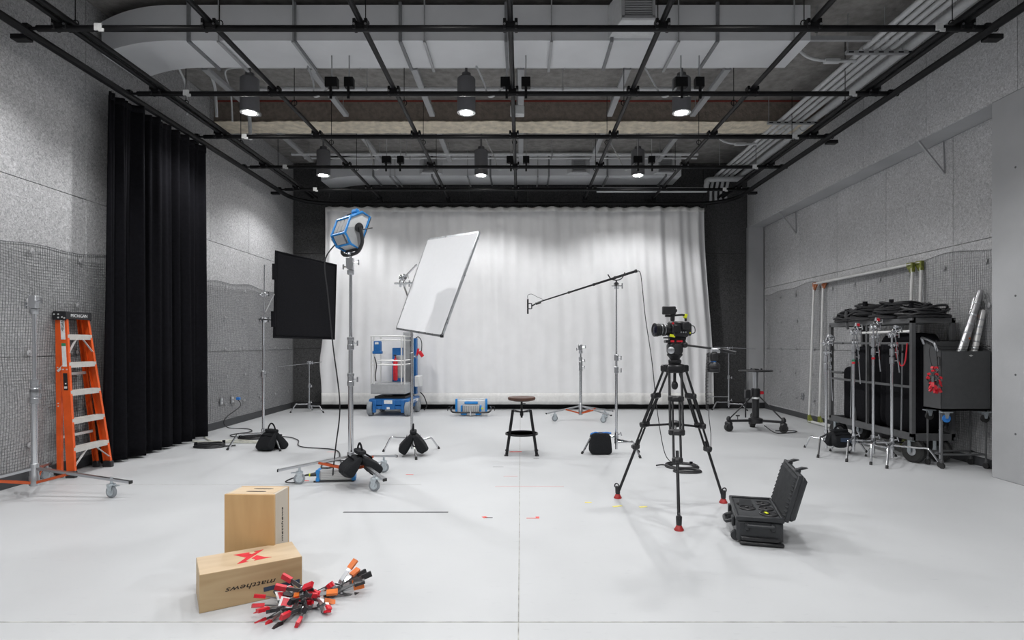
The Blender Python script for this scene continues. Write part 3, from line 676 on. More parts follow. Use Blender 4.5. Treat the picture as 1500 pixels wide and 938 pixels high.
g = MB(); grip(g, L[0].lerp(L[3], .42)+V((-.16, .02, 0)), (1, -.5, .2), 1.0); g.tube(L[0].lerp(L[3], .42)+V((-.14, .02, .0)), L[0].lerp(L[3], .42)+V((.02, .0, .16)), .012, n=8); g.obj('ear_clamp', 'chrome', rf)
sandbag('black sandbag slung on the leg of the reflector stand', (-1.36, 7.38, .05), math.radians(98), .25, .27, 32)

# ---- boom stand
bs = cstand('chrome century stand holding the microphone boom pole', 1.235, 7.55, (188, 305, 5), [.46, .42, .30], 2.16, [1.08, 1.24], zl=.21)
g = MB(); g.lathe([(.02, 0), (.035, .01), (.035, .03), (.015, .05)], (0, 0, 2.16), n=12).path(bez([(-.11, 0, 2.31), (-.07, 0, 2.255), (0, 0, 2.235), (.07, 0, 2.26), (.11, 0, 2.335)], 6), .008, 6).tube((0, 0, 2.2), (0, 0, 2.24), .01, n=8)
g.obj('boom_cradle', 'black', bs)
bp_ = thing('microphone_boom', 'long black microphone boom pole resting in the cradle of the tall chrome stand', 'boom pole', (1.235, 7.55, 2.30))
a, b = V((-.98, 0, -.34)), V((.26, 0, .055))
segs = [(0, .3, .0095), (.3, .56, .012), (.56, .78, .0145), (.78, 1, .0165)]
for (t0, t1, r_) in segs:
    MB().tube(a.lerp(b, t0), a.lerp(b, t1), r_, n=10).obj('pole_section', 'blackm', bp_)
    MB().tube(a.lerp(b, t1-.015), a.lerp(b, t1+.005), r_+.006, n=10).obj('lock_collar', 'black', bp_)
mic = thing('microphone', 'small black shotgun microphone hanging in a shock mount on the boom tip', 'microphone', (.09, 7.55, 1.90))
MB().tube((.0, 0, -.1), (0, 0, .09), .011, n=12).obj('body', 'blackm', mic)
m_ = MB(); 
for z in (-.035, .035): m_.ring((0.02, 0, z), .028, .005, (0, 0, 1), 14, 5)
m_.tube((.05, 0, -.035), (.05, 0, .035), .008, n=6).tube((.05, 0, 0), (.10, 0, .03), .01, n=6).tube((.10, 0, .03), (.17, 0, .055), .017, n=8); m_.obj('shock_mount', 'black', mic)
MB().path(bez([(0, 0, .09), (.0, .0, .14), (.05, 0, .155), (.12, 0, .12), (.2, 0, .085)], 6), .003, 5).obj('lead', 'cable', mic)
MB().path(bez([(1.49, 7.55, 2.355), (1.54, 7.55, 2.34), (1.56, 7.53, 2.2), (1.60, 7.5, 1.75), (1.66, 7.4, 1.2), (1.68, 7.2, .6), (1.72, 7.0, .12), (1.78, 6.85, .012)], 8), .0055, 6).obj('microphone_cable', 'cable', None, 'thin black cable falling from the boom pole end to the floor', 'cable')
sb = thing('sandbag', 'flat black sandbag with blue straps against the boom stand leg', 'sandbag', (1.02, 7.50, 0))
for q in (-1, 1):
    def fn(p): return V((p.x*(1+.12*(-p.z/.2)), p.y+.006*math.sin(p.x*30), p.z))
    MB().sq((0, q*.05, .135), (.27, .08, .27), .35, (q*.15, 0, 0), 28, 14, fn).obj('pouch', 'cordura', sb)
MB().path(bez([(-.12, 0, .25), (-.06, -.02, .275), (0, 0, .255), (.07, 0, .27), (.14, 0, .262)], 6), .013, 6).obj('handle', 'blueplug', sb, label='blue webbing strap')

# ================================================================== LED LIGHTS
def led_light(root, W, T):
    """housing prism along local y, front towards +x"""
    prof = [(.10, .20), (-.02, .205), (-.14, .09), (-.14, -.10), (-.03, -.185), (.10, -.19)]
    ins = [(x*.93+.0, z*.93) for x, z in prof]
    b = MB(T).prism([(x, -W/2+.01, z) for x, z in ins], (0, W-.02, 0)).obj('housing', 'housing', root)
    for q in (-1, 1):
        MB(T).path([(x, q*W/2, z) for x, z in prof], .016, 8, True).obj('edge_frame', 'blue', root)
        MB(T).prism([(x*.9, q*(W/2+.002), z*.55-.085) for x, z in prof], (0, q*.006, 0)).obj('side_plate', 'grey', root)
    for (x, z) in prof[1:5]:
        MB(T).tube((x, -W/2, z), (x, W/2, z), .013, n=8).obj('edge_bar', 'blue', root)
    MB(T).box((.105, 0, 0), (.02, W+.03, .41), bev=.006).obj('front_frame', 'black', root)
    MB(T).box((.117, 0, 0), (.004, W-.03, .36)).obj('diffuser', 'silk', root)
    for k in (-.27, .0, .27): MB(T).box((-.138, k*W, 0), (.014, W*.22, .15), bev=.004).obj('rear_panel', 'grey', root)
    a1 = math.atan2(.115, .12)
    MB(T).box((-.083, -.0*W, .153), (W*.22*0+.10, W*.5, .02), (0, -a1, 0), bev=.005).obj('top_grip', 'blue', root)
    MB(T).box((-.088, 0, .162), (.045, .05, .03), (0, -a1, 0), bev=.006).obj('latch', 'black', root)
    MB(T).box((-.09, 0, -.148), (.11, W*.6, .014), (0, math.atan2(.085, .11), 0), bev=.004).obj('lower_panel', 'grey', root)
    MB(T).box((-.03, 0, .235), (.05, W*.35, .05), bev=.01).obj('carry_handle', 'blue', root)
    for q in (-1, 1): MB(T).lathe([(.02, 0), (.052, .0), (.055, .02), (.045, .035), (.02, .04)], (0, q*(W/2+.008), .02), (0, q, 0), 18).obj('tilt_knob', 'black', root)
RY = math.radians(45)
ll = thing('studio_light', 'large blue and white studio LED light on top of the tall roller stand', 'studio light', (-1.74, 5.97, 2.30), RY)
T = Matrix.Translation((.0, 0, .265))@Matrix.Rotation(math.radians(20), 4, 'Y')@Matrix.Diagonal((.82, .82, .92, 1))
led_light(ll, .34, T)
MB().path(bez([(0, -.185, .28), (.02, -.195, .15), (.0, -.175, .06), (0, -.10, .03), (0, 0, .025), (0, .10, .03), (0, .175, .06), (.02, .195, .15), (0, .185, .28)], 5), .018, 6).obj('yoke', 'black', ll)
MB().tube((0, 0, -.02), (0, 0, .04), .014, n=10).lathe([(.03, .02), (.04, .03), (.03, .05)], n=12).obj('spigot', 'steel', ll)
MB().tube((.02, -.19, .26), (.13, -.20, .29), .007, n=6).obj('tilt_lever', 'black', ll)
MB().path(bez([(-1.89, 5.93, 2.42), (-1.98, 5.9, 2.25), (-1.95, 5.9, 1.9), (-1.90, 5.9, 1.4), (-1.83, 5.9, .8), (-1.88, 5.92, .35), (-1.93, 6.0, .03), (-1.95, 6.35, .012), (-1.99, 6.75, .012), (-2.12, 7.0, .012), (-2.3, 6.9, .012), (-2.25, 6.6, .012), (-2.08, 6.7, .012), (-2.2, 7.1, .012), (-2.45, 7.7, .012), (-3.0, 7.95, .012), (-3.25, 8.5, .012), (-3.6, 8.8, .012), (-4.2, 8.75, .012), (-4.45, 8.95, .012), (-4.3, 9.3, .012), (-4.5, 9.6, .012), (-4.9, 9.75, .012), (-4.97, 9.8, .15), (-4.83, 10.05, .34), (-4.93, 10.12, .46)], 8), .0075, 6).obj('power_cable', 'cable', None, 'black power cable winding from the tall studio light to the left wall outlet', 'cable')
t = thing('inline_plug', 'black inline plug lying on the cable beside the roller stand', 'plug', (-2.17, 6.42, 0), math.radians(60))
MB().sq((0, 0, .028), (.13, .055, .05), .6).obj('body', 'black', t); MB().tube((.06, 0, .022), (.11, 0, .015), .012, .006, n=8).tube((-.06, 0, .022), (-.11, 0, .015), .012, .006, n=8).obj('strain_relief', 'black', t)
MB().path(bez([(-2.22, 6.34, .015), (-2.35, 6.1, .012), (-2.27, 5.9, .012), (-2.36, 5.85, .03), (-2.28, 5.93, .06), (-2.17, 5.98, .068)], 8), .007, 6).obj('power_cable', 'cable', None, 'short black cable from the inline plug to the grey power supply', 'cable')
MB().sq((-4.9, 10.12, .46), (.07, .05, .05), .5).obj('plug', 'blueplug', None, 'blue plug pushed into the left wall outlet', 'plug')
# ballast
bl = thing('power_supply', 'ribbed grey power supply with blue ends under the tall light stand', 'power supply', (-1.90, 6.02, .068), math.radians(8))
MB().box((0, 0, 0), (.34, .10, .10), bev=.01).obj('body', 'grey', bl)
fm = MB().box((0, 0, 0), (.29, .006, .005)).mesh('fin', 'alu')
for i in range(9): share('fin', fm, bl, (0, -.052, -.040+.010*i))
for q in (-1, 1): MB().box((q*.178, 0, 0), (.03, .112, .118), bev=.006).box((q*.178, -.045, .038), (.04, .03, .04), bev=.006).box((q*.178, -.045, -.038), (.04, .03, .04), bev=.006).obj('end_cap', 'blue', bl)
MB().tube((-.22, -.04, -.062), (.18, -.04, -.062), .011, n=8).obj('runner', 'black', bl)
MB().tube((-.2, 0, .0), (-.26, 0, .0), .016, n=8).obj('connector', 'black', bl); MB().tube((-.26, 0, 0), (-.272, 0, 0), .017, n=8).obj('connector_ring', 'yellow', bl)
sandbag('black sandbag draped over the front leg of the tall light stand', (-1.60, 5.80, .13), math.radians(300), .30, .23, 46)

# panel light lying on the floor by the curtain
pl2 = thing('panel_light', 'wide blue framed LED panel light lying on the floor before the white curtain', 'studio light', (-.97, 11.4, .02))
Wd = .68
MB().box((0, .12, .16), (Wd*.86, .16, .26), bev=.02).obj('housing', 'housing', pl2)
MB().box((0, .0, .12), (Wd*.5, .12, .17), bev=.02).obj('driver_box', 'grey', pl2)
for i in range(9): MB().box((-.14+.035*i, -.062, .12), (.008, .006, .12)).obj('fin', 'alu', pl2)
for q in (-1, 1):
    MB().box((q*Wd*.43, .05, .17), (.04, .12, .28), bev=.01).obj('side_frame', 'blue', pl2); MB().box((q*Wd*.27, .0, .1), (.03, .14, .18), bev=.006).obj('bracket', 'blue', pl2)
    MB().box((q*Wd*.2, .02, .02), (.1, .14, .04), bev=.008).obj('foot', 'blue', pl2)
MB().tube((-Wd*.43, .1, .30), (Wd*.43, .1, .30), .012, n=8).obj('top_rail', 'steel', pl2)
MB().box((0, .0, .235), (.26, .06, .05), bev=.012).obj('grip', 'blue', pl2)
MB().path(bez([(-.37, .05, .15), (-.39, -.05, .12), (-.35, -.12, .07), (-.2, -.14, .06), (0, -.14, .06), (.2, -.14, .06), (.35, -.12, .07), (.39, -.05, .12), (.37, .05, .15)], 5), .018, 6).obj('yoke', 'black', pl2)
MB().tube((0, -.15, .0), (0, -.15, .1), .016, n=10).obj('spigot', 'chrome', pl2)
for q in (-.40, .40): MB().path(bez([(q, .05, .15), (q*1.12, 0, .16), (q*1.15, -.02, .08)], 4), .006, 5).obj('tilt_handle', 'black', pl2)
MB().lathe([(.012, 0), (.02, .005), (.012, .01)], (.22, -.07, .13), (0, -1, 0), 10).obj('connector', 'yellow', pl2)

# ================================================================== LADDER
la = thing('step_ladder', 'orange fibreglass stepladder standing against the left mesh wall', 'ladder', (-4.89, 6.43, 0))
H = 1.74
def rail(x0, y0, x1, y1, name='rail'):
    m_ = MB(); a, b = V((x0, y0, .03)), V((x1, y1, H))
    m_.bar(a, b, .018, .075, up=(0, 1, 0)); d = .03 if y0 > 0 else -.03
    return m_
def chan(a, b, q, xw=.075, fl_=.03):
    """C-channel rail: web in xz plane facing q*y, flanges"""
    a, b = V(a), V(b); m_ = MB(); w_ = xw/2
    sec = [(-w_, 0), (w_, 0), (w_, -q*fl_), (w_-.006, -q*fl_), (w_-.006, -q*.006), (-w_+.006, -q*.006), (-w_+.006, -q*fl_), (-w_, -q*fl_)]
    m_.prism([a+V((x, y, 0)) for x, y in sec], b-a); return m_
fA, fB = (.20, -.285, .04), (-.01, -.165, H); 
for q in (-1, 1):
    r_ = chan((.15, q*.285, .05), (-.035, q*.165, H), q, .085).obj('front_rail', 'ladder', la)
    MB().box((.15, q*.275, .035), (.10, .05, .075), bev=.006).obj('foot', 'black', r_)
    r2 = chan((.02, q*.275, .05), (-.088, q*.160, H), q, .05).obj('rear_rail', 'ladder', la)
    MB().box((.02, q*.265, .035), (.065, .045, .075), bev=.006).obj('foot', 'black', r2)
tc_ = MB().box((-.052, 0, H+.012), (.15, .37, .024), bev=.006)
tc_.box((.020, 0, H-.025), (.008, .37, .07)).box((-.122, 0, H-.025), (.008, .37, .07)).box((-.052, -.18, H-.03), (.145, .008, .08)).box((-.052, .18, H-.03), (.145, .008, .08))
tcap = tc_.obj('top_cap', 'black', la)
text('lettering', 'MICHIGAN', .05, tcap, (.0250, 0, H-.022), (PI/2, 0, PI/2), 'white')
for (x, z) in ((-.105, H-.01), (-.06, H-.045), (-.02, H-.04), (-.06, H-.01), (.005, H-.05)): MB().tube((x, -.188, z), (x, -.182, z), .009, n=8).obj('rivet', 'alu', tcap)
for k in range(5):
    z = .31+.30*k; f = (z-.05)/(H-.05); x = .15-.185*f; hw = .285-.12*f-.006
    s_ = MB().box((x-.0, 0, z), (.09, 2*hw, .006)).box((x+.043, 0, z-.025), (.006, 2*hw, .055)).box((x-.043, 0, z-.012), (.006, 2*hw, .03))
    for i in range(4): s_.box((x-.03+.02*i, 0, z+.004), (.006, 2*hw-.01, .003))
    st = s_.obj('step', 'tread', la)
    if k in (0, 4):
        for q in (-1, 1): MB().bar((x+.035, q*hw*.25, z-.04), (x+.035+.02, q*(hw+.0), z-.19), .022, .004).obj('step_brace', 'alu', la)
for k in (0, 2, 4):
    z = .42+.45*k/1.35; f = (z-.05)/(H-.05); hw = .275-.115*f-.008
    MB().bar((.02-.108*f, -hw, z), (.02-.108*f, hw, z), .02, .03).obj('rear_spreader', 'alu', la)
for q in (-1, 1):
    MB().bar((.03, q*.20, 1.20), (-.05, q*.205, 1.12), .006, .025).obj('spreader', 'alu', la)
f0 = lambda z: (.15-.185*(z-.05)/(H-.05), -.285+.12*(z-.05)/(H-.05))
def sticker(name, z0, z1, m, wd=.045, off=0, d=.004):
    x0, y0 = f0(z0); x1, y1 = f0(z1)
    return MB().prism([(x0-wd/2+off, y0-.001, z0), (x0+wd/2+off, y0-.001, z0), (x1+wd/2+off, y1-.001, z1), (x1-wd/2+off, y1-.001, z1)], (0, -d*.5, 0)).obj(name, m, la)
sticker('label_sticker', 1.46, 1.68, 'white'); sticker('label_sticker', 1.17, 1.42, 'white'); sticker('label_sticker', 1.39, 1.42, 'green', d=.006); sticker('warning_sticker', .92, 1.10, 'black')
x_, y_ = f0(1.57); text('lettering', 'MICHIGAN', .043, la, (x_, y_-.004, 1.57), (PI/2, PI/2*-1, 0), 'ink')
x_, y_ = f0(.965); MB().box((x_, y_-.004, .945), (.03, .002, .03)).box((x_, y_-.004, .99), (.014, .002, .014)).obj('symbol', 'white', la)
for (z, dx) in ((1.14, -.02), (1.14, .02)):
    x_, y_ = f0(z); MB().tube((x_+dx, y_-.006, z), (x_+dx, y_, z), .007, n=8).obj('rivet', 'alu', la)
for z in (.75, .78, 1.13, 1.16): MB().tube((.02-.108*(z-.05)/(H-.05), -.205, z), (.02-.108*(z-.05)/(H-.05), -.275+.115*(z-.05)/(H-.05)-.004, z), .007, n=8).obj('rivet', 'alu', la)

# ================================================================== PERSONNEL LIFT
lf = thing('personnel_lift', 'blue push-around personnel lift with caged platform before the white curtain', 'lift', (-2.54, 11.75, 0), math.radians(-4))
MB().prism([(-.36, -.42, .14), (.36, -.42, .14), (.36, .42, .14), (-.36, .42, .14)], (0, 0, .06)).obj('chassis', 'liftblue', lf)
MB().box((0, .02, .27), (.80, .86, .13), bev=.02).obj('base_body', 'liftblue', lf)
MB().box((0, .02, .355), (.62, .7, .05), bev=.01).obj('base_top', 'black', lf)
MB().box((0, -.425, .23), (.26, .03, .2), bev=.01).obj('front_plate', 'liftblue', lf)
for q in (-1, 1): MB().box((q*.28, -.425, .19), (.07, .03, .24), bev=.008).obj('bumper', 'liftblue', lf)
MB().box((0, -.443, .28), (.16, .004, .07)).obj('label_plate', 'white', lf); MB().box((0, -.443, .16), (.06, .004, .04)).obj('label_plate', 'white', lf)
MB().box((.404, .05, .27), (.004, .5, .06)).obj('side_stripe', 'white', lf)
for (x, y) in ((-.37, -.36), (.37, -.36), (-.37, .37), (.37, .37)):
    w_ = MB().lathe([(.04, -.045), (.13, -.045), (.145, -.03), (.145, .03), (.13, .045), (.04, .045)], (x, y, .145), (1, 0, 0), 24).obj('wheel', 'wheel', lf)
    MB().lathe([(.03, -.05), (.06, -.048), (.06, .048), (.03, .05)], (x, y, .145), (1, 0, 0), 14).obj('wheel_hub', 'grey', w_)
MB().box((-.02, -.1, .53), (.68, .62, .20), bev=.008).obj('platform', 'grey', lf)
MB().box((-.02, -.415, .53), (.66, .006, .15)).obj('toe_board', 'greyp', lf)
X0, X1, Y0, Y1 = -.35, .31, -.40, .2
for (x, y) in ((X0, Y0), (X1, Y0), (X0, Y1), (X1, Y1), (X0+.06, Y0), (X1-.06, Y0)):
    MB().tube((x, y, .62), (x, y, 1.56), .016, n=8).obj('cage_post', 'alu', lf)
for z in (1.0, 1.08, 1.48, 1.56):
    MB().path([(X0, Y0, z), (X1, Y0, z), (X1, Y1, z), (X0, Y1, z)], .013, 6, True).obj('cage_rail', 'alu', lf)
MB().box((-.02, .34, .85), (.22, .16, .95), bev=.01).obj('mast', 'liftblue', lf); MB().box((.17, .34, 1.0), (.15, .14, 1.3), bev=.01).obj('mast_column', 'grey', lf)
MB().box((.34, .34, .95), (.06, .12, 1.15), bev=.006).obj('mast_rail', 'liftblue', lf)
for x in (.27, .30): MB().tube((x, .26, .5), (x, .26, 1.62), .012, n=6).obj('cylinder_tube', 'blackp', lf)
MB().box((.10, -.0, .95), (.12, .3, .45), bev=.01).obj('motor_cover', 'grey', lf)
MB().box((-.23, -.37, 1.36), (.13, .12, .20), bev=.012).obj('control_box', 'liftblue', lf); MB().box((-.23, -.432, 1.42), (.07, .004, .04)).obj('label_plate', 'white', lf)
MB().box((-.23, -.38, 1.24), (.18, .1, .06), bev=.01).obj('control_tray', 'liftblue', lf)
MB().path(bez([(-.3, -.4, 1.2), (-.24, -.42, 1.0), (-.26, -.42, .8), (-.25, -.42, .68)], 5), .01, 6).obj('control_cable', 'black', lf)
ex = thing('fire_extinguisher', 'small red cylinder inside the cage of the blue lift', 'fire extinguisher', (-2.49, 11.58, .68))
MB().lathe([(.03, 0), (.045, .02), (.045, .36), (.03, .42), (.012, .44), (.012, .48)], n=16).obj('bottle', 'red', ex)
MB().box((0, -.03, .5), (.05, .07, .03), bev=.006).obj('valve', 'black', ex)
MB().box((.50, .16, 1.20), (.07, .04, .13), (0, -.6, 0), bev=.008).box((.43, .16, 1.24), (.04, .04, .15), (0, .2, 0), bev=.008).obj('red_flag', 'red', lf)
MB().path(bez([(.33, .3, 1.5), (.42, .25, 1.55), (.5, .2, 1.45), (.5, .2, 1.25)], 5), .009, 6).obj('hose', 'black', lf)
text('lettering', 'Genie', .09, lf, (.409, 0.02, .27), (PI/2, 0, PI/2), 'liftblue')
MB().box((.44, .2, .65), (.10, .3, .22), bev=.01).obj('battery_cover', 'housing', lf)
MB().path(bez([(.42, .42, .4), (.5, .44, .3), (.55, .45, .12), (.5, .42, .03)], 5), .012, 6).obj('power_lead', 'cable', lf)

# ================================================================== STOOL
st = thing('stool', 'round dark wooden stool with black metal legs at the room centre', 'stool', (.01, 7.53, 0))
MB().lathe([(.15, -.042), (.172, -.035), (.178, -.02), (.178, -.008), (.172, 0), (.1, .0)], (0, 0, .725), n=36).obj('seat', 'walnut', st)
MB().lathe([(.02, 0), (.11, .004), (.11, .010), (.02, .014)], (0, 0, .67), n=20).obj('seat_plate', 'blackm', st)
MB().tube((0, 0, .46), (0, 0, .68), .014, n=10).lathe([(.014, 0), (.024, .01), (.024, .06), (.014, .07)], (0, 0, .48), n=10).obj('screw_post', 'blackm', st)
MB().tube((0, 0, .64), (.05, 0, .64), .005, n=6).obj('stop_pin', 'blackm', st)
for (sx, sy) in ((-1, -1), (1, -1), (-1, 1), (1, 1)):
    a, b = V((sx*.115, sy*.115, .545)), V((sx*.19, sy*.175, .012))
    l = MB().bar(a, b, .026, .026).obj('leg', 'blackm', st); MB().box((sx*.193, sy*.178, .008), (.05, .05, .016), bev=.004).obj('foot', 'black', l)
    MB().bar((sx*.11, sy*.11, .55), (0, 0, .53), .022, .012).obj('cross_bar', 'blackm', st)
MB().lathe([(.200, -.010), (.212, -.010), (.212, .010), (.200, .010), (.200, -.010)], (0, 0, .255), n=36).obj('foot_ring', 'blackm', st)

# ================================================================== TRIPOD + CAMERA
tr = thing('camera_tripod', 'tall black camera tripod with red feet', 'tripod', (1.315, 4.99, 0))
feet = [V((.888-1.315, 5.35-4.99, 0)), V((1.80-1.315, 5.19-4.99, 0)), V((1.20-1.315, 4.43-4.99, 0))]
MB().lathe([(.05, 1.165), (.075, 1.17), (.085, 1.20), (.085, 1.235), (.06, 1.245)], n=20).obj('bowl', 'blackm', tr)
MB().tube((0, 0, 1.17), (0, 0, 1.09), .013, n=8).sq((0, 0, 1.06), (.055, .055, .075), .9).obj('bowl_knob', 'black', tr)
for f_ in feet:
    e = V((f_.x, f_.y, 0)).normalized(); sd = V((-e.y, e.x, 0)); top = e*.075+V((0, 0, 1.20)); bot = f_+V((0, 0, .04)); ax = bot-top
    pt = lambda t: top+ax*t
    MB().box(e*.075+V((0, 0, 1.205)), (.06, .13, .06), (0, 0, math.atan2(e.y, e.x)), bev=.01).obj('shoulder', 'blackm', tr)
    lg = MB()
    for q in (-1, 1): lg.tube(pt(.0)+sd*q*.05, pt(.43)+sd*q*.05, .0105, n=8)
    lg = lg.obj('leg', 'blackm', tr)
    m2 = MB()
    for q in (-1, 1): m2.tube(pt(.2)+sd*q*.028, pt(.62)+sd*q*.028, .0095, n=8)
    m2.obj('leg_middle', 'blackm', lg)
    MB().tube(pt(.55), pt(.97), .0125, n=10).obj('leg_lower', 'blackm', lg)
    for (tt, wd) in ((.205, .13), (.43, .13), (.61, .085)):
        R = Matrix((e, sd, V((0, 0, 1)))).transposed()
        MB().box(pt(tt), (.04, wd, .05), R, bev=.01).box(pt(tt)+e*.028, (.03, wd*.45, .035), R, bev=.008).obj('leg_clamp', 'black', lg)
    MB().bar(pt(.44), V((0, 0, .73)), .014, .018).obj('spreader_arm', 'blackm', tr)
    MB().lathe([(.018, .11), (.024, .10), (.022, .045), (.02, .04)], f_, n=12).ring(f_+V((0, 0, .11))+e*.01, .022, .006, sd, 12, 5).obj('foot_joint', 'black', lg)
    MB().lathe([(.036, .0), (.036, .010), (.028, .02), (.022, .035), (.016, .04)], f_, n=14).obj('foot', 'redfoot', lg, label='red rubber foot')
MB().lathe([(.02, .70), (.05, .71), (.05, .75), (.02, .76)], n=14).obj('spreader_hub', 'blackm', tr)
hd = MB().lathe([(.045, 1.24), (.055, 1.255), (.055, 1.275), (.042, 1.285), (.05, 1.30), (.065, 1.315), (.065, 1.33)], n=20)
hd.sq((0, 0, 1.375), (.13, .12, .11), .55).lathe([(.02, -.085), (.045, -.08), (.05, -.06), (.05, .06), (.045, .08), (.02, .085)], (0, 0, 1.37), (0, 1, 0), 18)
hd = hd.obj('fluid_head', 'black', tr)
MB().lathe([(.016, 0), (.03, .005), (.03, .02), (.016, .025)], (-.05, -.075, 1.36), (-.3, -1, 0), 12).obj('drag_knob', 'steel', hd)
MB().box((0, 0, 1.435), (.17, .08, .025), bev=.005).box((0.02, 0, 1.455), (.14, .06, .016), bev=.004).obj('camera_plate', 'blackm', hd)
MB().box((-.03, -.042, 1.437), (.03, .004, .018)).box((.03, -.042, 1.437), (.05, .004, .014)).obj('red_lever', 'red', hd)
ph = thing('pan_handle', 'black pan handle extending right from the tripod head', 'handle', (1.40, 4.97, 1.425)) if False else None
pa, pb = V((.08, -.02, 1.405)), V((.36, -.12, 1.365)); pc = V((.46, -.17, 1.34))
MB().tube(pa, pb, .009, n=8).tube(pb, pc, .015, n=10).obj('pan_handle', 'blackm', tr)
MB().sq(pa, (.05, .05, .05), .8).obj('handle_rosette', 'black', tr)
zc = thing('zoom_controller', 'black lens controller hanging from the pan handle of the tripod', 'controller', (1.315+.30, 4.99-.10, 1.36))
MB().tube((-.02, 0, .0), (.05, 0, -.0), .022, n=12).obj('clamp', 'steel', zc)
MB().sq((.0, 0, -.055), (.06, .06, .08), .5).obj('body', 'black', zc); MB().tube((0, 0, -.085), (0, 0, -.10), .024, n=12).obj('ring', 'blueplug', zc)
MB().lathe([(.02, 0), (.04, -.01), (.052, -.03), (.052, -.05), (.046, -.055), (.05, -.06), (.05, -.085), (.03, -.09)], (0, 0, -.095), n=20).obj('focus_wheel', 'black', zc)
MB().tube((.05, -.01, 0), (.16, -.05, -.02), .014, n=10).obj('grip', 'black', zc)
pts = []
for i in range(46*8):
    t_ = i/8; z = -.02-t_*.0105; a = t_*2*PI; pts.append((-.045+.013*math.cos(a)+.012*math.sin(z*5), .013*math.sin(a), z))
pts += [(-.04, 0, -.55), (-.02, .01, -.7), (-.02, .01, -.85)]
MB().path(pts, .003, 4).obj('coiled_cord', 'cable', zc)
# camera
vc = thing('video_camera', 'black cinema camera with top monitor mounted on the tall tripod', 'camera', (1.315, 4.99, 1.463), math.radians(14))
MB().box((.03, 0, .075), (.15, .12, .135), bev=.014).obj('body', 'black', vc)
MB().box((.115, 0, .075), (.05, .09, .11), bev=.01).obj('battery', 'black', vc)
MB().box((-.02, -.066, .08), (.08, .02, .07), bev=.008).obj('side_panel', 'blackm', vc)
MB().sq((.06, -.075, .105), (.07, .05, .07), .5).obj('audio_module', 'black', vc)
for i in range(3): MB().tube((.02+.022*i, -.068, .05), (.02+.022*i, -.074, .05), .007, n=8).obj('dial', 'steel', vc)
MB().lathe([(.035, 0), (.045, -.008), (.045, -.045), (.05, -.05), (.05, -.075), (.045, -.08), (.052, -.09), (.052, -.115), (.058, -.122), (.058, -.15), (.05, -.152), (.045, -.145)], (-.04, 0, .07), (1, 0, 0), 26).obj('lens_barrel', 'blackm', vc)
MB().lathe([(.046, 0), (.03, -.006), (.01, -.009)], (-.183, 0, .07), (1, 0, 0), 20).obj('front_element', 'lens', vc)
for k in (-.07, -.1): MB().lathe([(.046, 0), (.0535, .0), (.0535, .006), (.046, .006)], (-.04+k, 0, .07), (1, 0, 0), 26).obj('focus_ring', 'steel', vc)
MB().path(bez([(-.02, 0, .145), (-.02, 0, .185), (.0, 0, .195), (.08, 0, .20), (.10, 0, .185), (.105, 0, .145)], 4), .010, 6).obj('top_handle', 'black', vc)
MB().box((-.02, 0, .18), (.03, .03, .07), bev=.005).box((-.055, 0, .19), (.07, .02, .02), bev=.004).obj('monitor_arm', 'black', vc)
MB().box((-.065, -.02, .235), (.115, .028, .068), (0, 0, -.25), bev=.006).obj('monitor', 'black', vc); MB().sq((.0, -.01, .235), (.03, .03, .03), .8).obj('monitor_knob', 'black', vc)
MB().box((.098, -.005, .19), (.02, .03, .035), (0, .4, 0)).obj('yellow_tag', 'yellow', vc)
MB().box((-.05, -.052, .02), (.05, .004, .022), (0, .15, 0)).obj('yellow_tag', 'yellow', vc); MB().box((.12, -.047, .045), (.012, .004, .012)).obj('yellow_tag', 'yellow', vc)
MB().tube((-.045, -.05, .125), (-.045, -.058, .125), .009, n=8).obj('record_button', 'red', vc)
MB().box((0, 0, .003), (.19, .06, .012), bev=.003).obj('dovetail', 'blackm', vc)
MB().path(bez([(.14, 0, .11), (.18, -.01, .1), (.185, -.01, .05), (.15, 0, .04)], 5), .004, 5).obj('cable_loop', 'cable', vc)

# ================================================================== HARD CASE
hc = thing('hard_case', 'open black hard case with round foam cut-outs beside the tripod', 'case', (1.675, 4.09, 0), math.radians(75))
# local x = along the long side (away from the camera), local y = to the left
Lc, Wc, Hc = .56, .31, .185
def tub(L_, W_, H_, th, z0):
    m_ = MB(); m_.box((L_/2, 0, z0+H_/2), (L_, W_, H_), bev=.022); return m_
tub(Lc, Wc, Hc-.02, .01, .012).obj('case_body', 'casep', hc)
rim = MB()
for (c, d) in (((Lc/2, Wc/2-.006, Hc), (Lc+.02, .022, .035)), ((Lc/2, -Wc/2+.006, Hc), (Lc+.02, .022, .035)), ((.0, 0, Hc), (.022, Wc, .035)), ((Lc, 0, Hc), (.022, Wc, .035))): rim.box(c, d, bev=.006)
rim.obj('rim', 'casep', hc)
MB().box((Lc/2, 0, Hc-.006), (Lc-.02, Wc-.02, .016)).obj('foam_insert', 'foam', hc)
for (x, y, r_) in ((.13, -.075, .062), (.27, -.075, .055), (.42, -.075, .055), (.26, .055, .058)):
    c = MB().lathe([(r_, 0), (r_, .006), (r_-.006, .010), (r_-.008, .004), (.01, .004)], (x, y, Hc+.002), n=28).obj('lens_cap', 'black', hc)
    MB().lathe([(.01, 0), (.012, .004), (.006, .007)], (x+.01, y, Hc+.006), n=10).obj('cap_button', 'blackm', c)
MB().lathe([(.06, 0), (.06, -.002), (.01, -.004)], (.37, .06, Hc+.006), n=24).obj('foam_hole', 'blackp', hc)
MB().prism([(.31, .01, Hc+.003), (.31, .11, Hc+.003), (.34, .10, Hc+.05), (.34, .02, Hc+.05)], (.006, 0, 0)).obj('foam_flap', 'foam', hc)
MB().box((.14, -.06, Hc+.012), (.04, .018, .003), (0, 0, .3)).obj('yellow_tag', 'yellow', hc)
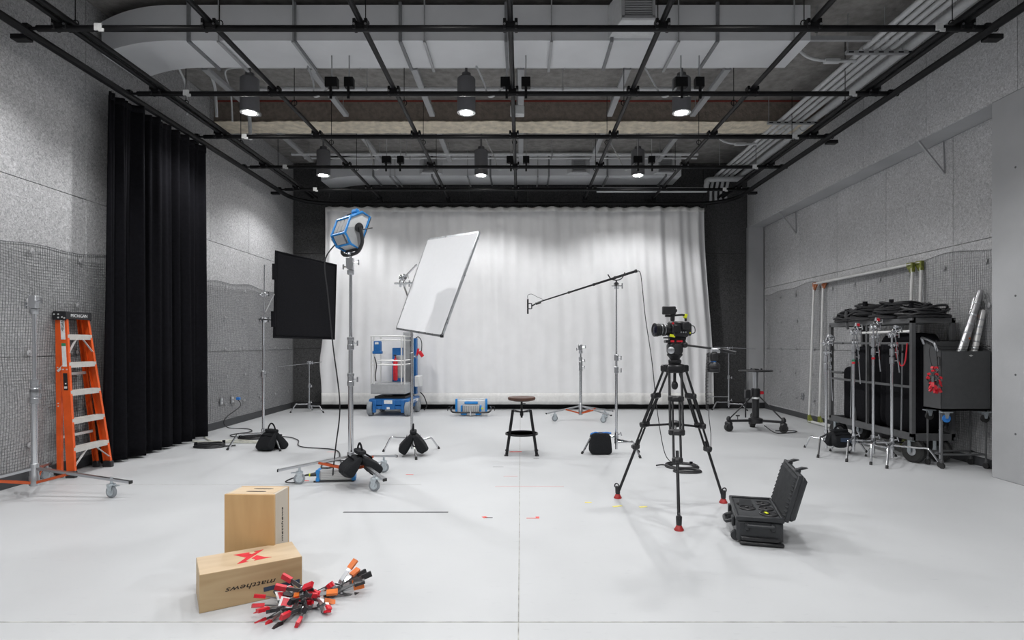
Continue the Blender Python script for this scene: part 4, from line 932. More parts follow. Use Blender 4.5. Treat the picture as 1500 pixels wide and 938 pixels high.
MB().box((.04, .06, Hc+.004), (.02, .10, .003)).obj('foam_slot', 'blackp', hc)
MB().path(bez([(-.012, .085, .14), (-.04, .085, .145), (-.045, .07, .145), (-.045, -.07, .145), (-.04, -.085, .145), (-.012, -.085, .14)], 4), .012, 8).obj('side_handle', 'casep', hc)
for q in (-1, 1): MB().box((-.012, q*.085, .13), (.03, .03, .05), bev=.005).obj('handle_mount', 'casep', hc)
MB().box((-.008, 0, .045), (.025, .25, .03), bev=.006).box((-.012, -.01, .018), (.04, .29, .02), bev=.005).obj('pull_handle', 'black', hc)
for x in (.12, .44): MB().box((x, Wc/2+.012, .13), (.05, .02, .07), bev=.005).obj('latch_seat', 'casep', hc)
MB().path(bez([(.20, Wc/2, .12), (.20, Wc/2+.05, .10), (.28, Wc/2+.06, .10), (.36, Wc/2+.05, .10), (.36, Wc/2, .12)], 4), .013, 8).obj('carry_handle', 'casep', hc)
for x in (.06, .5): MB().lathe([(.02, -.018), (.035, -.016), (.035, .016), (.02, .018)], (x, Wc/2+.0, .045), (1, 0, 0), 14).obj('wheel', 'casep', hc)
# lid, hinged on the right long side
th = math.radians(-74)     # tilt outward
Tl = Matrix.Translation((0, -Wc/2-.008, Hc))@Matrix.Rotation(math.radians(16), 4, 'X')
lidm = MB(Tl); lidm.box((Lc/2, -.035, .165), (Lc, .06, .32), bev=.02); lid = lidm.obj('lid', 'casep', hc)
lr = MB(Tl)
for (c, d) in (((Lc/2, -.008, .005), (Lc+.02, .03, .02)), ((Lc/2, -.008, .33), (Lc+.02, .03, .02)), ((0, -.008, .167), (.02, .03, .33)), ((Lc, -.008, .167), (.02, .03, .33))): lr.box(c, d, bev=.005)
lr.obj('lid_rim', 'casep', lid)
fo = MB(Tl); nxx, nyy = 34, 20; vs = []
for j in range(nyy+1):
    for i in range(nxx+1): vs.append((.02+(Lc-.04)*i/nxx, .004+(.022 if (i+j) % 2 == 0 else 0)*(1 if 0 < i < nxx and 0 < j < nyy else 0), .015+.305*j/nyy))
fo.add(vs, [(j*(nxx+1)+i, j*(nxx+1)+i+1, (j+1)*(nxx+1)+i+1, (j+1)*(nxx+1)+i) for j in range(nyy) for i in range(nxx)])
fo.obj('egg_crate_foam', 'foam', lid, kind='stuff')
for x in (.13, .43):
    MB(Tl).box((x, -.01, .345), (.045, .035, .03), bev=.006).prism([(x-.022, .0, .355), (x-.022, -.03, .36), (x-.022, -.065, .385), (x-.022, -.03, .378)], (.044, 0, 0)).obj('latch', 'casep', lid)

# ================================================================== ROLLING PEDESTAL
pd = thing('camera_pedestal', 'black wheeled camera pedestal with round top near the right back corner', 'pedestal', (3.80, 9.45, 0))
MB().lathe([(.05, .12), (.11, .13), (.11, .2), (.055, .22), (.055, .55), (.07, .56), (.07, .68), (.05, .69)], n=20).obj('column', 'black', pd)
MB().tube((0, 0, .68), (0, 0, .97), .042, n=16).obj('inner_column', 'steel', pd)
MB().lathe([(.05, .955), (.26, .965), (.265, .975), (.26, .985), (.06, .99), (.05, 1.005), (.02, 1.01)], n=32).obj('top_plate', 'black', pd)
for a in (20, 100, 250): MB().tube(pol(.12, a, .985), pol(.12, a, 1.01), .015, n=8).obj('bolt', 'black', pd)
MB().box((.09, -.02, .62), (.06, .05, .05), bev=.008).obj('brake_knob', 'red', pd)
MB().tube((-.17, -.02, .22), (-.17, -.02, .97), .012, n=8).box((-.14, -.02, .60), (.09, .07, .14), bev=.01).obj('side_rod', 'black', pd)
MB().lathe([(.058, .52), (.059, .52), (.059, .55), (.058, .55)], n=20).obj('white_band', 'white', pd)
for (a, R_) in ((187, .46), (-73+40, .42), (75, .42)):
    e = pol(1, a); s_ = V((-e.y, e.x, 0))
    MB().bar(e*.08+V((0, 0, .17)), e*R_+V((0, 0, .17)), .05, .035).obj('foot_arm', 'black', pd)
    MB().tube(e*.06+V((0, 0, .56)), e*(R_-.03)+V((0, 0, .22)), .011, n=8).obj('brace', 'black', pd)
    MB().lathe([(.02, 0), (.035, .01), (.035, .05), (.015, .08)], e*R_+V((0, 0, .165)), n=12).obj('swivel', 'black', pd)
    c = MB().box(e*R_+V((0, 0, .10)), (.09, .11, .12), (0, 0, math.radians(a+25)), bev=.018).obj('wheel_guard', 'black', pd)
    MB().lathe([(.02, -.04), (.06, -.04), (.065, -.03), (.065, .03), (.06, .04), (.02, .04)], e*R_+V((0, 0, .066)), s_, 18).obj('wheel', 'darkrub', pd)
MB().tube((-.3, -.03, .19), (-.3, -.03, .25), .006, n=6).tube((-.33, -.03, .25), (-.27, -.03, .25), .012, n=8).obj('lock_lever', 'black', pd)
MB().path(bez([(.1, -.1, .1), (.2, -.3, .012), (.45, -.25, .008), (.62, -.1, .008), (.5, .0, .008), (.3, -.05, .008)], 6), .008, 6).obj('ground_cable', 'cable', pd)

# ================================================================== BACK CORNER C-STANDS
cstand('small chrome century stand in the back left corner', -4.36, 12.02, (200, 340, 100), .36, 1.02, [.55], arms=[((-.60, -.12, .94), (.25, .05, 1.03), .006)], poler=.014)
cstand('small chrome century stand in the back right corner', 4.42, 12.42, (190, 330, 80), .38, 1.32, [.7], arms=[((-.30, 0, 1.34), (.55, -.05, 1.30), .007), ((-.5, 0, .28), (.0, 0, .28), .010)], poler=.016)

# ================================================================== PIPE FRAMES ON RIGHT WALL
def pipe_frame(label, xb, xt, y0, y1, z):
    t = thing('scrim_frame', label, 'frame', (xb, y0, 0), group='pipe frames leaning on the right wall')
    L_ = y1-y0; dx = xt-xb
    for y in (0, L_): MB().tube((0, y, .03), (dx, y, z), .021, n=10).obj('upright', 'alu', t)
    for zz, xx in ((.03, 0), (z, dx)): MB().tube((xx, 0, zz), (xx, L_, zz), .023, n=10).obj('cross_tube', 'alu', t)
    for y, q in ((0, 1), (L_, -1)):
        for zz, xx, p, mm in ((.03, 0, 1, 'greenp'), (z, dx, -1, 'rust' if q < 0 else 'greenp')):
            MB().box((xx, y, zz+p*.045), (.044, .044, .13), bev=.006).box((xx, y+q*.045, zz), (.042, .12, .042), bev=.006).prism([(xx-.012, y+q*.03, zz+p*.03), (xx-.012, y+q*.12, zz+p*.02), (xx-.012, y+q*.03, zz+p*.12)], (.024, 0, 0)).obj('corner_bracket', mm, t)
    return t
pipe_frame('large square aluminium pipe frame leaning on the right wall, outer one', 5.145, 5.235, 7.80, 10.42, 2.48)
pipe_frame('large square aluminium pipe frame leaning on the right wall, inner one against the mesh', 5.215, 5.285, 7.70, 10.2, 2.49)

# ================================================================== CART
ct = thing('equipment_cart', 'long grey steel tube cart loaded with black cloth and cables on the right', 'cart', (4.865, 7.85, 0))
cx, cy0, cy1 = .235, -.95, .85; ZT, ZS = 1.69, .31
for x in (-cx, cx):
    for y in (cy0, cy1): MB().box((x, y, (ZT+ZS)/2), (.045, .045, ZT-ZS)).obj('post', 'cart', ct)
    for z, h_ in ((ZT, .06), (ZS, .08)): MB().box((x, (cy0+cy1)/2, z), (.045, cy1-cy0+.045, h_)).obj('side_rail', 'cart', ct)
    for z in (.90, 1.42): MB().box((x, (cy0+cy1)/2, z), (.028, cy1-cy0, .028)).obj('cross_rail', 'cart', ct)
for y in (cy0, cy1):
    for z, h_ in ((ZT, .06), (ZS, .08)): MB().box((0, y, z), (2*cx, .045, h_)).obj('end_rail', 'cart', ct)
MB().tube((-cx, cy0, 1.56), (-cx, cy1-.8, 1.56), .017, n=8).obj('hanging_tube', 'alu', ct)
MB().box((0, (cy0+cy1)/2, ZS-.02), (2*cx, cy1-cy0, .02)).obj('lower_deck', 'cart', ct)
MB().box((0, (cy0+cy1)/2, ZT+.02), (2*cx-.02, cy1-cy0-.02, .015)).obj('top_deck', 'cart', ct)
MB().box((-cx, -.05, (ZT+ZS)/2), (.03, .03, ZT-ZS)).obj('middle_post', 'cart', ct)
MB().path(bez([(-cx-.02, .5, 1.42), (-cx-.03, .78, 1.42), (-cx-.03, .82, 1.38), (-cx-.03, .82, 1.05), (-cx-.03, .78, 1.0), (-cx-.02, .5, 1.0)], 4), .016, 8).obj('push_handle', 'cart', ct)
for (x, y) in ((-cx+.05, cy0+.05), (cx-.08, cy0+.10), (-cx+.05, cy1-.1), (cx-.08, cy1-.1)):
    c = MB().box((x, y, .26), (.10, .10, .012)).box((x-.055, y, .2), (.012, .05, .16)).box((x+.055, y, .2), (.012, .05, .16)).obj('caster_fork', 'galv', ct)
    MB().lathe([(.06, -.04), (.12, -.042), (.14, -.025), (.14, .025), (.12, .042), (.06, .04)], (x, y, .14), (1, .35, 0), 24).obj('tyre', 'darkrub', c)
    MB().lathe([(.02, -.045), (.055, -.043), (.055, .043), (.02, .045)], (x, y, .14), (1, .35, 0), 16).obj('wheel_rim', 'steel', c)
# black cloth load hanging inside the cart
def cloth(label, loc, d, sd, name='black_cloth_bundle'):
    r_ = random.Random(sd); a1, a2 = r_.random()*6, r_.random()*6
    t = MB().sq((0, 0, d[2]/2), d, .28, None, 48, 20, lambda p: V((p.x+.018*math.sin(p.y*28+a1)+.01*math.sin(p.y*60+p.z*3), p.y+.014*math.sin(p.x*30+a2), p.z+.01*math.sin(p.x*14+p.y*9)))).obj(name, 'blackf', None, label, 'cloth', 'black cloth bundles in the cart', loc=loc); return t
cloth('tall folded black cloth bundle inside the cart at its near end', (4.885, 7.32, .325), (.36, .72, 1.22), 1)
cloth('tall folded black cloth bundle inside the middle of the cart', (4.885, 8.02, .325), (.36, .58, 1.05), 2)
cloth('short folded black cloth bundle at the far end inside the cart', (4.90, 8.48, .325), (.26, .32, .75), 3)
for i, (y, x, z) in enumerate(((8.35, 4.72, .37), (8.2, 4.70, .37), (7.15, 4.66, .37))):
    t = thing('metal_rod', ['pale metal rod standing in the cart behind the leftmost stands', 'dark rod standing in the cart behind the second stand', 'pale metal rod leaning inside the cart by its near post'][i], 'rod', (x, y, z), group='rods standing in the cart')
    MB().tube((0, 0, -.04), (.03, .02, .95 if i < 2 else 1.05), .011 if i != 1 else .016, n=8).obj('shaft', 'steel' if i != 1 else 'cart', t); MB().tube((.03, .02, .93), (.03, .02, .96), .016, n=8).obj('tip', 'darkrub', t)
# cables piled on top of the cart
def coil(label, loc, R_, turns, r, m='cable', sq_=1.0, amp=.012, name='cable_coil', zr=.03, rz=0, tail=None, group='coiled cables'):
    rr = random.Random(hash(label) % 1000 if False else len(label)*7+int(R_*1000)); t = thing(name, label, 'cable', loc, rz, group=group); pts = []
    n = turns*22
    for i in range(n):
        a = i/22*2*PI; k = i//22; ra = R_*(1+.10*math.sin(k*2.3)+.05*math.sin(a*2+k)); 
        pts.append((ra*math.cos(a)+amp*math.sin(k*5), ra*sq_*math.sin(a)+amp*math.cos(k*3), r+zr*(.5+.5*math.sin(k*1.9+a))*(k/turns)))
    MB().path(pts, r, 5).obj('loops', m, t)
    for a in (35, 205): MB().tube(pol(R_, a, .0)+V((0, 0, r*.5)), pol(R_, a, 0)+V((0, 0, zr+2.2*r)), R_*.12, n=8).obj('tie_strap', 'blackf', t) if turns > 4 else None
    if tail: MB().path(bez(tail, 6), r, 5).obj('tail', m, t)
    return t
for i, (y, R_, tr_, sq_, z) in enumerate(((8.42, .25, 14, .9, 1.72), (8.0, .27, 16, 1.1, 1.72), (7.98, .25, 12, .9, 1.80), (7.5, .27, 15, 1.0, 1.72), (7.45, .22, 10, 1.1, 1.79), (7.08, .22, 12, .8, 1.72))):
    coil(['thick black cable coil on the far end of the cart top', 'wide lower black cable coil on the cart top, second from the far end', 'upper black cable coil stacked near the far end of the cart top', 'wide lower black cable coil in the middle of the cart top', 'upper black cable coil stacked in the middle of the cart top', 'black cable coil on the near end of the cart top'][i], (4.87, y, z), R_, int(tr_*1.7), .015, sq_=sq_, zr=.15, amp=.05, group='cable coils on the cart')
for k, (y, m_) in enumerate(((7.75, 'yellow'), (7.35, 'orng'))):
    MB().tube((4.66, y, 1.74), (4.70, y+.03, 1.745), .014, n=8).obj('cable_connector', m_, None, ('yellow' if k == 0 else 'orange')+' tipped connector among the cable coils on the cart', 'connector')
t = thing('strap_bag', 'grey webbing strap hanging over the far end of the cart top', 'strap', (4.63, 8.3, 1.72)); MB().path(bez([(.1, .05, .18), (.0, 0, .15), (-.03, -.05, .0), (-.035, -.1, -.1)], 6), .02, 4).obj('webbing', 'cart', t)
MB().path(bez([(4.615, 7.16, 1.43), (4.60, 7.15, 1.30), (4.60, 7.09, 1.17), (4.60, 7.03, 1.15), (4.60, 6.98, 1.22), (4.60, 6.95, 1.42)], 8), .008, 6).obj('red_cord', 'red', None, 'red cord looped over the rail of the grey cart', 'cord')

# ---- bin cart in front of the near end
bn = thing('bin_cart', 'grey sheet metal bin with slanted sides on casters at the end of the cart', 'bin', (5.02, 6.62, 0))
bx0, bx1, by0, by1, bz0, bz1 = -.29, .27, -.05, .24, .66, 1.33
MB().prism([(bx0, by0, bz0), (bx1, by0, bz0), (bx1, by0, bz1), (bx0, by0, bz1)], (0, .004, 0)).obj('front_panel', 'bin', bn)
MB().prism([(bx0, by0, bz0), (bx0, by0, bz1), (bx0, by1, bz1+.11), (bx0, by1, bz0)], (.004, 0, 0)).obj('side_panel', 'bin', bn)
MB().prism([(bx1, by0, bz0), (bx1, by0, bz1), (bx1, by1, bz1+.11), (bx1, by1, bz0)], (-.004, 0, 0)).obj('side_panel', 'bin', bn)
MB().prism([(bx0, by1, bz0), (bx1, by1, bz0), (bx1, by1, bz1+.11), (bx0, by1, bz1+.11)], (0, -.004, 0)).obj('back_panel', 'bin', bn)
MB().box(((bx0+bx1)/2, (by0+by1)/2, bz0+.01), (bx1-bx0, by1-by0, .02)).obj('bin_floor', 'bin', bn)
MB().prism([(.02, by0-.001, bz1-.05), (.045, by0-.001, bz1-.062), (.07, by0-.001, bz1-.05), (.045, by0-.001, bz1-.038)], (0, -.002, 0)).obj('diamond_badge', 'alu', bn)
for q in (.02, .05): MB().path([(bx0, by0, bz1+q), (bx1, by0, bz1+q), (bx1, by1, bz1+.11+q*.3), (bx0, by1, bz1+.11+q*.3)], .003, 5, True).obj('wire_rail', 'blackp', bn)
MB().path(bez([(bx0-.005, by1-.02, bz1+.08), (bx0-.03, by1-.02, bz1+.14), (bx0-.035, by1-.05, bz1+.15), (bx0-.035, by0+.08, bz1+.10), (bx0-.03, by0+.05, bz1+.06), (bx0-.005, by0+.05, bz1+.0)], 5), .014, 8).obj('handle', 'steel', bn)
for (x, y) in ((bx0+.03, by0+.03), (bx0+.03, by1-.03), (bx1-.03, by0+.03), (bx1-.03, by1-.03), (bx0+.06, by0+.10)):
    MB().tube((x, y, .08), (x, y, bz0), .011, n=8).obj('frame_leg', 'steel' if x == bx0+.06 else 'cart', bn)
    c = MB().box((x, y, .08), (.03, .03, .04), bev=.006).obj('caster_fork', 'cart', bn); MB().lathe([(.012, -.010), (.034, -.010), (.034, .010), (.012, .010)], (x, y, .034), (1, .2, 0), 14).obj('wheel', 'darkrub', c)
for z in (.16,): MB().path([(bx0+.03, by0+.03, z), (bx1-.03, by0+.03, z), (bx1-.03, by1-.03, z), (bx0+.03, by1-.03, z)], .012, 6, True).obj('base_frame', 'cart', bn)
for (x, y) in ((bx0+.05, by1-.03), (bx0+.07, by0+.02), (bx1-.05, by0+.02)):
    c = MB().box((x, y, bz0-.02), (.12, .06, .012)).prism([(x-.03, y-.02, bz0-.02), (x+.03, y-.02, bz0-.02), (x+.012, y-.02, bz0-.09), (x-.012, y-.02, bz0-.09)], (0, .04, 0)).obj('stowed_caster', 'galv', bn)
    MB().lathe([(.02, -.012), (.045, -.012), (.045, .012), (.02, .012)], (x, y, bz0-.09), (0, 1, 0), 16).obj('wheel', 'blueplug' if y < 0.1 and x < 0 else 'darkrub', c)
# rolls standing in the bin
for i, (xa, y, za, xb, zb, m_) in enumerate(((4.79, 6.64, .74, 5.19, 1.87, 'foil'), (4.90, 6.69, .74, 5.27, 2.03, 'foil'), (4.98, 6.76, .74, 5.27, 1.95, 'foil'), (5.05, 6.66, .74, 5.27, 1.80, 'alu'), (5.17, 6.75, .74, 5.28, 1.85, 'foil'))):
    ln = math.hypot(xb-xa, zb-za)
    t = thing('foil_roll', ['silver foil roll at the left edge of the grey bin', 'longest silver roll with printed flecks, second from the left in the bin', 'dull silver roll behind the second roll in the bin', 'plain pale roll leaning at the right in the bin', 'silver roll closest to the pillar in the bin'][i], 'roll', (xa, y, za), group='rolls in the grey bin', rot=(0, math.atan2(xb-xa, zb-za), 0))
    MB().lathe([(.012, 0), (.034, .004), (.034, ln-.02), (.026, ln), (.010, ln-.005)], n=16).obj('tube', m_, t)
    for k in range(5): MB().lathe([(.034, .0), (.0352, .002), (.0352, .02), (.034, .022)], (0, 0, .62+k*(ln-.66)/5), n=16).obj('wrap_band', ('orng' if i == 1 and k % 2 else 'frame'), t)

# ================================================================== C-STANDS BY THE CART
cols = [(3.99, 7.63, 1.42, (232, 352, 112), 'first from the left'), (4.20, 7.37, 1.56, (232, 352, 112), 'second from the left'), (4.36, 7.22, 1.62, (236, 350, 112), 'third from the left'), (4.45, 7.00, 1.52, (232, 318, 112), 'fourth, nearest the grey bin')]
for i, (x, y, zt, az, nm) in enumerate(cols):
    t = cstand('chrome century stand before the cart, '+nm, x, y, az, [.50, .50, .34], zt, [zt-.30, zt-.20], arms=[((.04, .0, zt-.02), (.07, -.03, zt-.75+.1*i), .008)], zl=.23, group='century stands parked by the cart')
    g = MB(); grip(g, (.04, -.01, zt+.05), (.5, -1, .2), .9); grip(g, (.0, -.01, zt-.12), (1, -.4, 0), .75); g.obj('grip_head', 'chrome', t); MB().box((.04, -.02, zt+.09), (.06, .03, .05), (0, .3, 0), bev=.006).obj('head_block', 'chrome', t)
    if i in (1, 2): MB().tube((0, 0, zt-.40), (0, 0, zt-.375), .0195, n=10).obj('colour_band', 'red', t); 
    if i in (1, 2): MB().box((.04, -.037, zt+.09), (.035, .003, .035), (0, .3, 0)).obj('head_sticker', 'red', t)
    if i == 1: MB().tube((0, 0, zt-.37), (0, 0, zt-.345), .0195, n=10).obj('colour_band', 'green', t)
sandbag('black sandbag with a printed strip on the legs of the leftmost parked stands', (4.12, 7.55, .10), math.radians(10), .28, .2, 30)
MB().box((4.16, 7.405, .19), (.2, .006, .05)).obj('bag_label', 'bluetape', None, 'dark printed strip on the sandbag between the parked stands', 'label')

# ================================================================== APPLE BOXES
ab = thing('apple_box', 'wooden apple box lying flat with a red cross painted on top', 'box', (-1.686, 3.06, 0), math.atan2(.528, .849))
AL, AW, AH = .515, .298, .203; tk_ = .018
MB().box((AL/2, tk_/2, AH/2), (AL, tk_, AH-.001), bev=.002).obj('side_board', 'woodl', ab); MB().box((AL/2, AW-tk_/2, AH/2), (AL, tk_, AH-.001), bev=.002).obj('side_board', 'woodl', ab)
MB().box((AL/2, AW/2, AH-tk_/2), (AL-.002, AW-.002, tk_), bev=.002).obj('top_board', 'woodt', ab); MB().box((AL/2, AW/2, tk_/2), (AL-.002, AW-.002, tk_), bev=.002).obj('bottom_board', 'woodl', ab)
for x in (tk_/2, AL-tk_/2): MB().box((x, AW/2, AH/2), (tk_, AW-2*tk_-.001, AH-2*tk_), bev=.001).obj('end_board', 'woodl', ab)
XA = [(0.184, 0.229), (0.271, 0.228), (0.262, 0.212), (0.276, 0.186), (0.302, 0.213), (0.292, 0.228), (0.346, 0.236), (0.232, 0.088), (0.244, 0.071), (0.185, 0.066), (0.24, 0.145)]
XB = [(0.265, 0.116), (0.297, 0.155), (0.331, 0.102), (0.366, 0.08), (0.273, 0.071), (0.283, 0.091)]
for pts in (XA, XB): MB().prism([(a, b, AH+.0001) for a, b in pts], (0, 0, .0009)).obj('red_cross', 'redp', ab)
text('lettering', 'matthews', .040, ab, (AL*.49, -.0008, AH*.47), (PI/2, PI, 0), 'ink', shear=.3, sx=1.6)
MB().box((AL*.79, -.0008, AH*.30), (.19, .0015, .024), (0, -.04, 0)).obj('blue_tape_strip', 'bluetape', ab)
ab2 = thing('apple_box', 'wooden apple box standing upright behind the one with the red cross', 'box', (-1.789, 3.52, 0), math.radians(-2))
W2, D2, H2 = .306, .21, .508
MB().box((W2/2, .009, H2/2), (W2, .018, H2), bev=.002).obj('front_board', 'woodf', ab2); MB().box((W2/2, D2-.009, H2/2), (W2, .018, H2), bev=.002).obj('back_board', 'woodf', ab2)
for x in (.009, W2-.009): MB().box((x, D2/2, H2/2), (.018, D2-.036, H2-.001), bev=.001).obj('side_board', 'wooden', ab2)
MB().box((W2/2, D2/2, H2-.009), (W2-.037, D2-.037, .018)).obj('end_board', 'woodt', ab2); MB().box((W2/2, D2/2, .009), (W2-.037, D2-.037, .018)).obj('end_board', 'woodt', ab2)
for (x, y) in ((.16, .075), (.175, .14)): MB().sq((x, y, H2+.0005), (.125, .018, .002), .5, None, 20, 4).obj('hand_slot', 'ink', ab2)
text('lettering', 'matthews', .034, ab2, (W2+.0008, D2*.52, H2*.58), (PI/2, -PI/2, PI/2), 'ink', shear=.3, sx=1.6)

# ================================================================== SPRING CLAMPS
def clamp_proto(tip, name_c, body='steel', jaw=True, L_=.10):
    t = thing('spring_clamp', 'x', 'clamp', (0, 0, 0), group='spring clamps in a heap beside the wooden boxes')
    for q in (-1, 1):
        ang = q*.20
        a = V((0, 0, 0)); h1 = V((-L_*.55, q*.030, 0)); h2 = V((-L_*1.15, q*.043, 0)); j1 = V((.05, -q*.026, 0)); j2 = V((.085, -q*.004, 0))
        arm = MB().bar(a+V((0, q*.012, 0)), h1, .004, .024).bar(h1, h2, .004, .022).bar(a+V((0, q*.012, 0)), j1, .004, .024).bar(j1, j2, .004, .022).obj('arm', body, t)
        MB().bar(h1.lerp(h2, .25), h2+(h2-h1).normalized()*.012, .017, .030).obj('handle_sleeve', tip, arm)
        MB().bar(j1.lerp(j2, .45), j2+V((.006, 0, 0)), .012, .027).obj('jaw_pad', tip, arm)
    MB().tube((0, 0, -.016), (0, 0, .016), .006, n=8).obj('pivot', 'steel', t)
    MB().lathe([(.008, -.009), (.011, -.009), (.011, .009), (.008, .009)], n=10).obj('spring', 'cart', t)
    return t
protos = {'r': clamp_proto('red', 'red'), 'k': clamp_proto('black', 'black', 'cart'), 'o': clamp_proto('orng', 'orange', 'steel'), 'rk': clamp_proto('red', 'red', 'cart')}
SC = [  # x, y, z, yaw, pitch, roll, kind, label
 (-.985, 3.12, .105, 4, 22, 15, 'rk', 'topmost red handled spring clamp leaning on the apple box'),
 (-1.13, 3.13, .035, 20, 0, 75, 'r', 'red spring clamp whose handle points furthest left in the heap'),
 (-1.10, 3.06, .03, 38, 0, 60, 'rk', 'red spring clamp at the front left of the heap beside the leftmost handle'),
 (-1.06, 3.03, .045, 50, -8, 80, 'r', 'red spring clamp at the front of the heap lying beside a black one'),
 (-1.005, 3.02, .035, 62, 0, 70, 'k', 'black spring clamp with handle pointing to the camera'),
 (-.97, 3.10, .05, 100, 12, 30, 'k', 'black spring clamp lying in the middle of the heap'),
 (-1.03, 3.13, .075, 172, 15, 55, 'rk', 'red spring clamp resting on top of the heap middle'),
 (-.94, 3.04, .03, 80, 0, 20, 'rk', 'red spring clamp at the front with handle towards the camera, right of the black one'),
 (-.92, 3.13, .06, 200, -10, 60, 'o', 'orange tipped spring clamp on the right of the heap'),
 (-.855, 3.10, .028, 320, 0, 70, 'r', 'red tipped spring clamp at the lower right end of the heap'),
 (-.87, 3.27, .05, 300, -30, 25, 'r', 'red tipped spring clamp standing open at the upper right'),
 (-.80, 3.33, .06, 235, 30, 70, 'o', 'orange tipped spring clamp with handle pointing up'),
 (-.765, 3.36, .04, 218, 14, 10, 'k', 'black spring clamp with raised handle at the back right'),
 (-.78, 3.27, .028, 200, 0, 80, 'k', 'black spring clamp lying flat at the far right end'),
 (-.80, 3.30, .03, 205, 8, 0, 'o', 'small orange tipped spring clamp between the right black ones'),
 (-1.05, 3.19, .05, 330, 10, 35, 'k', 'black spring clamp behind the red ones against the apple box'),
]
used = set()
for (x, y, z, yaw, pit, rol, k, lb) in SC:
    x = -1.17+(x+.98)*.82
    rot = (math.radians(rol), math.radians(pit), math.radians(yaw))
    if k not in used:
        t = protos[k]; used.add(k); t.location = (x, y, z); t.rotation_euler = rot; t['label'] = lb
    else: dup(protos[k], (x, y, z), rot, lb)
for i, (x, y, z, rz, tl) in enumerate(((-1.275, 3.12, .07, 50, 35), (-1.225, 3.05, .065, 10, 38), (-1.25, 3.17, .085, 80, 25))):
    t = thing('hang_tag', ['red and white card tag on the left of the clamp heap', 'red card tag at the front of the clamp heap', 'clear edged red tag behind the others on the clamp heap'][i], 'tag', (x, y, z), rot=(math.radians(tl), math.radians(15), math.radians(rz)), group='card tags on the clamps')
    MB().box((0, 0, 0), (.07, .055, .002)).obj('card', 'white', t); MB().box((.005, 0, .0015), (.055, .042, .0015)).obj('print', 'red', t)
MB().path(bez([(-1.15, 3.18, .05), (-1.10, 3.24, .06), (-1.06, 3.29, .065), (-1.01, 3.3, .05)], 6), .003, 5).obj('thin_cord', 'cable', None, 'thin black cord joining the two parts of the clamp heap', 'cord')
# clamps hanging on the bin
MB().path(bez([(4.70, 6.68, 1.45), (4.66, 6.66, 1.30), (4.68, 6.62, 1.1), (4.70, 6.62, 1.02)], 8), .004, 5).obj('hanging_cord', 'cable', None, 'thin black cord hanging from the bin handle to the red clamps, left one', 'cord')
MB().path(bez([(4.71, 6.62, 1.45), (4.70, 6.60, 1.30), (4.70, 6.58, 1.15), (4.70, 6.58, 1.05)], 8), .004, 5).obj('hanging_cord', 'cable', None, 'thin black cord with carabiner on the right above the red clamps', 'cord')
cb = thing('carabiner', 'black carabiner hanging on the side of the grey bin', 'carabiner', (4.705, 6.575, 1.22)); MB().path(bez([(0, 0, .05), (0, .02, .03), (0, .016, -.04), (0, 0, -.05), (0, -.016, -.04), (0, -.02, .03)], 4, True), .005, 6, True).obj('loop', 'blackm', cb)
for i in range(9):
    k = 'rk' if i % 3 else 'r'
    t = dup(protos[k], (4.665-.03*(i % 3), 6.53+.02*(i//3), .97+.035*((i*5) % 4)), (math.radians(20+40*i), math.radians(-62-9*(i % 4)), math.radians(25*i)), 'one of the small red tipped spring clamps bunched on the cord at the bin side')
    t['group'] = 'red spring clamps hanging on the bin'
    t.scale = (.9, .9, .9)

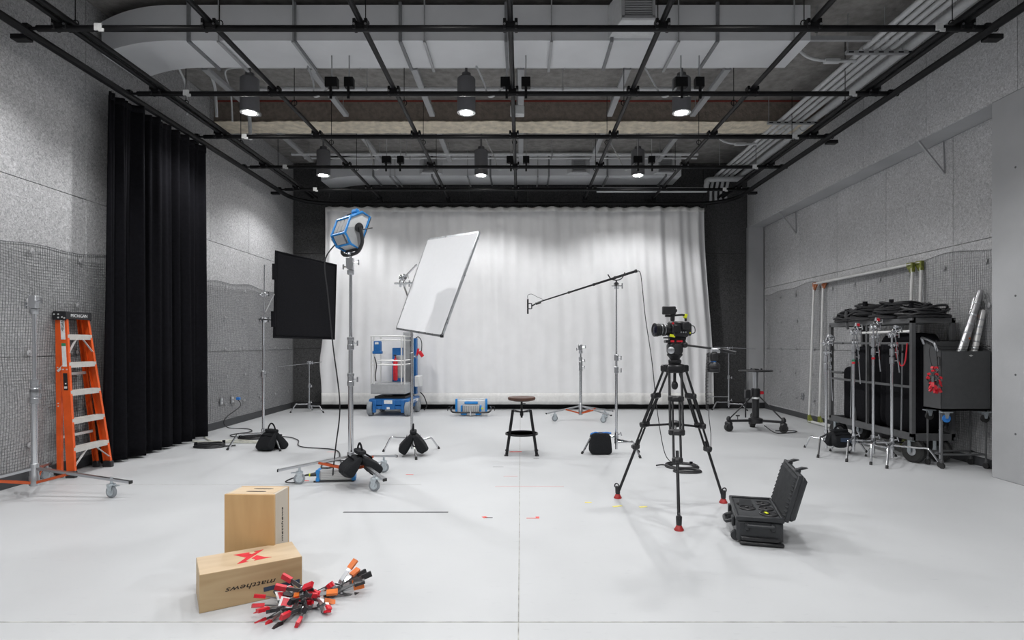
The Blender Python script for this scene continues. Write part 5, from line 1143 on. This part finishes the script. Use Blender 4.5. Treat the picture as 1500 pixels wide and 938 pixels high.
# ================================================================== FLOOR ITEMS
coil('black cable coiled flat on the floor behind the tripod', (1.85, 6.70, 0), .16, 7, .009, sq_=.9, zr=.02, tail=[(-.15, 0, .01), (-.22, .02, .02), (-.3, -.02, .02)], name='cable_coil')
coil('second black cable loop in front of the coil behind the tripod', (1.84, 6.45, 0), .13, 4, .009, sq_=.7, zr=.02)
coil('black cable heap at the foot of the black curtain', (-4.25, 7.98, 0), .17, 9, .012, sq_=.7, zr=.05, tail=[(.1, -.05, .02), (.25, -.03, .02), (.34, .02, .02)])
coil('black cable heap on the floor between the curtain and the flag stand', (-3.98, 8.72, 0), .19, 9, .012, sq_=.7, zr=.06, tail=[(.15, 0, .03), (.28, 0, .03), (.36, .02, .03)])
MB().path(bez([(-4.75, 8.75, .015), (-4.4, 8.35, .015), (-4.2, 8.45, .015), (-3.9, 8.4, .015), (-3.6, 8.25, .015), (-4.3, 8.3, .015), (-4.7, 8.35, .015)], 8), .012, 5).obj('pale_cable', 'wcable', None, 'pale cable lying on the floor by the left wall', 'cable')
def tape(label, x, y, wx, wy, m, rz=0):
    o = MB().box((0, 0, 0), (wx, wy, .0016)).obj('tape_mark', m, None, label, 'tape', 'tape marks on the floor', loc=(x, y, .0010)); o.rotation_euler[2] = rz
tape('long charcoal strip on the floor left of centre', -1.05, 4.90, .88, .028, 'ktape')
tape('long thin faded red line on the floor at centre', .085, 5.77, .68, .010, 'pinkt')
tape('short faded red line on the floor behind the long red one', -.11, 6.22, .15, .010, 'pinkt')
tape('short grey strip on the floor behind the red lines', -.26, 6.7, .12, .022, 'gtape')
tape('red mark left of centre on the floor', -.295, 4.76, .035, .04, 'rtape', .6)
tape('dark short mark beside the left red mark', -.26, 4.745, .06, .012, 'ktape')
tape('red mark right of centre on the floor', .135, 4.75, .03, .045, 'rtape')
tape('thin red line joined to the right red mark', .09, 4.735, .09, .010, 'rtape')
tape('red mark under the stool', -.07, 7.63, .16, .05, 'rtape', .05)
tape('yellow tape piece left of the tripod foot', .84, 5.08, .09, .03, 'ytape', .4)
tape('yellow tape piece on the floor inside the tripod legs', 1.06, 5.06, .07, .03, 'ytape', .3)
tape('faded yellow piece furthest left of the tripod', .60, 5.2, .06, .02, 'ytape')
tape('small pink mark by the inline plug', -2.47, 7.62, .12, .03, 'pinkt')
tape('small red mark by the left caster of the tall light stand', -2.22, 6.02, .07, .02, 'rtape')
tape('small red line right of the tall light stand', -1.20, 6.3, .08, .012, 'rtape')
tape('small dark mark by the right stool foot', .19, 7.18, .07, .012, 'ktape')
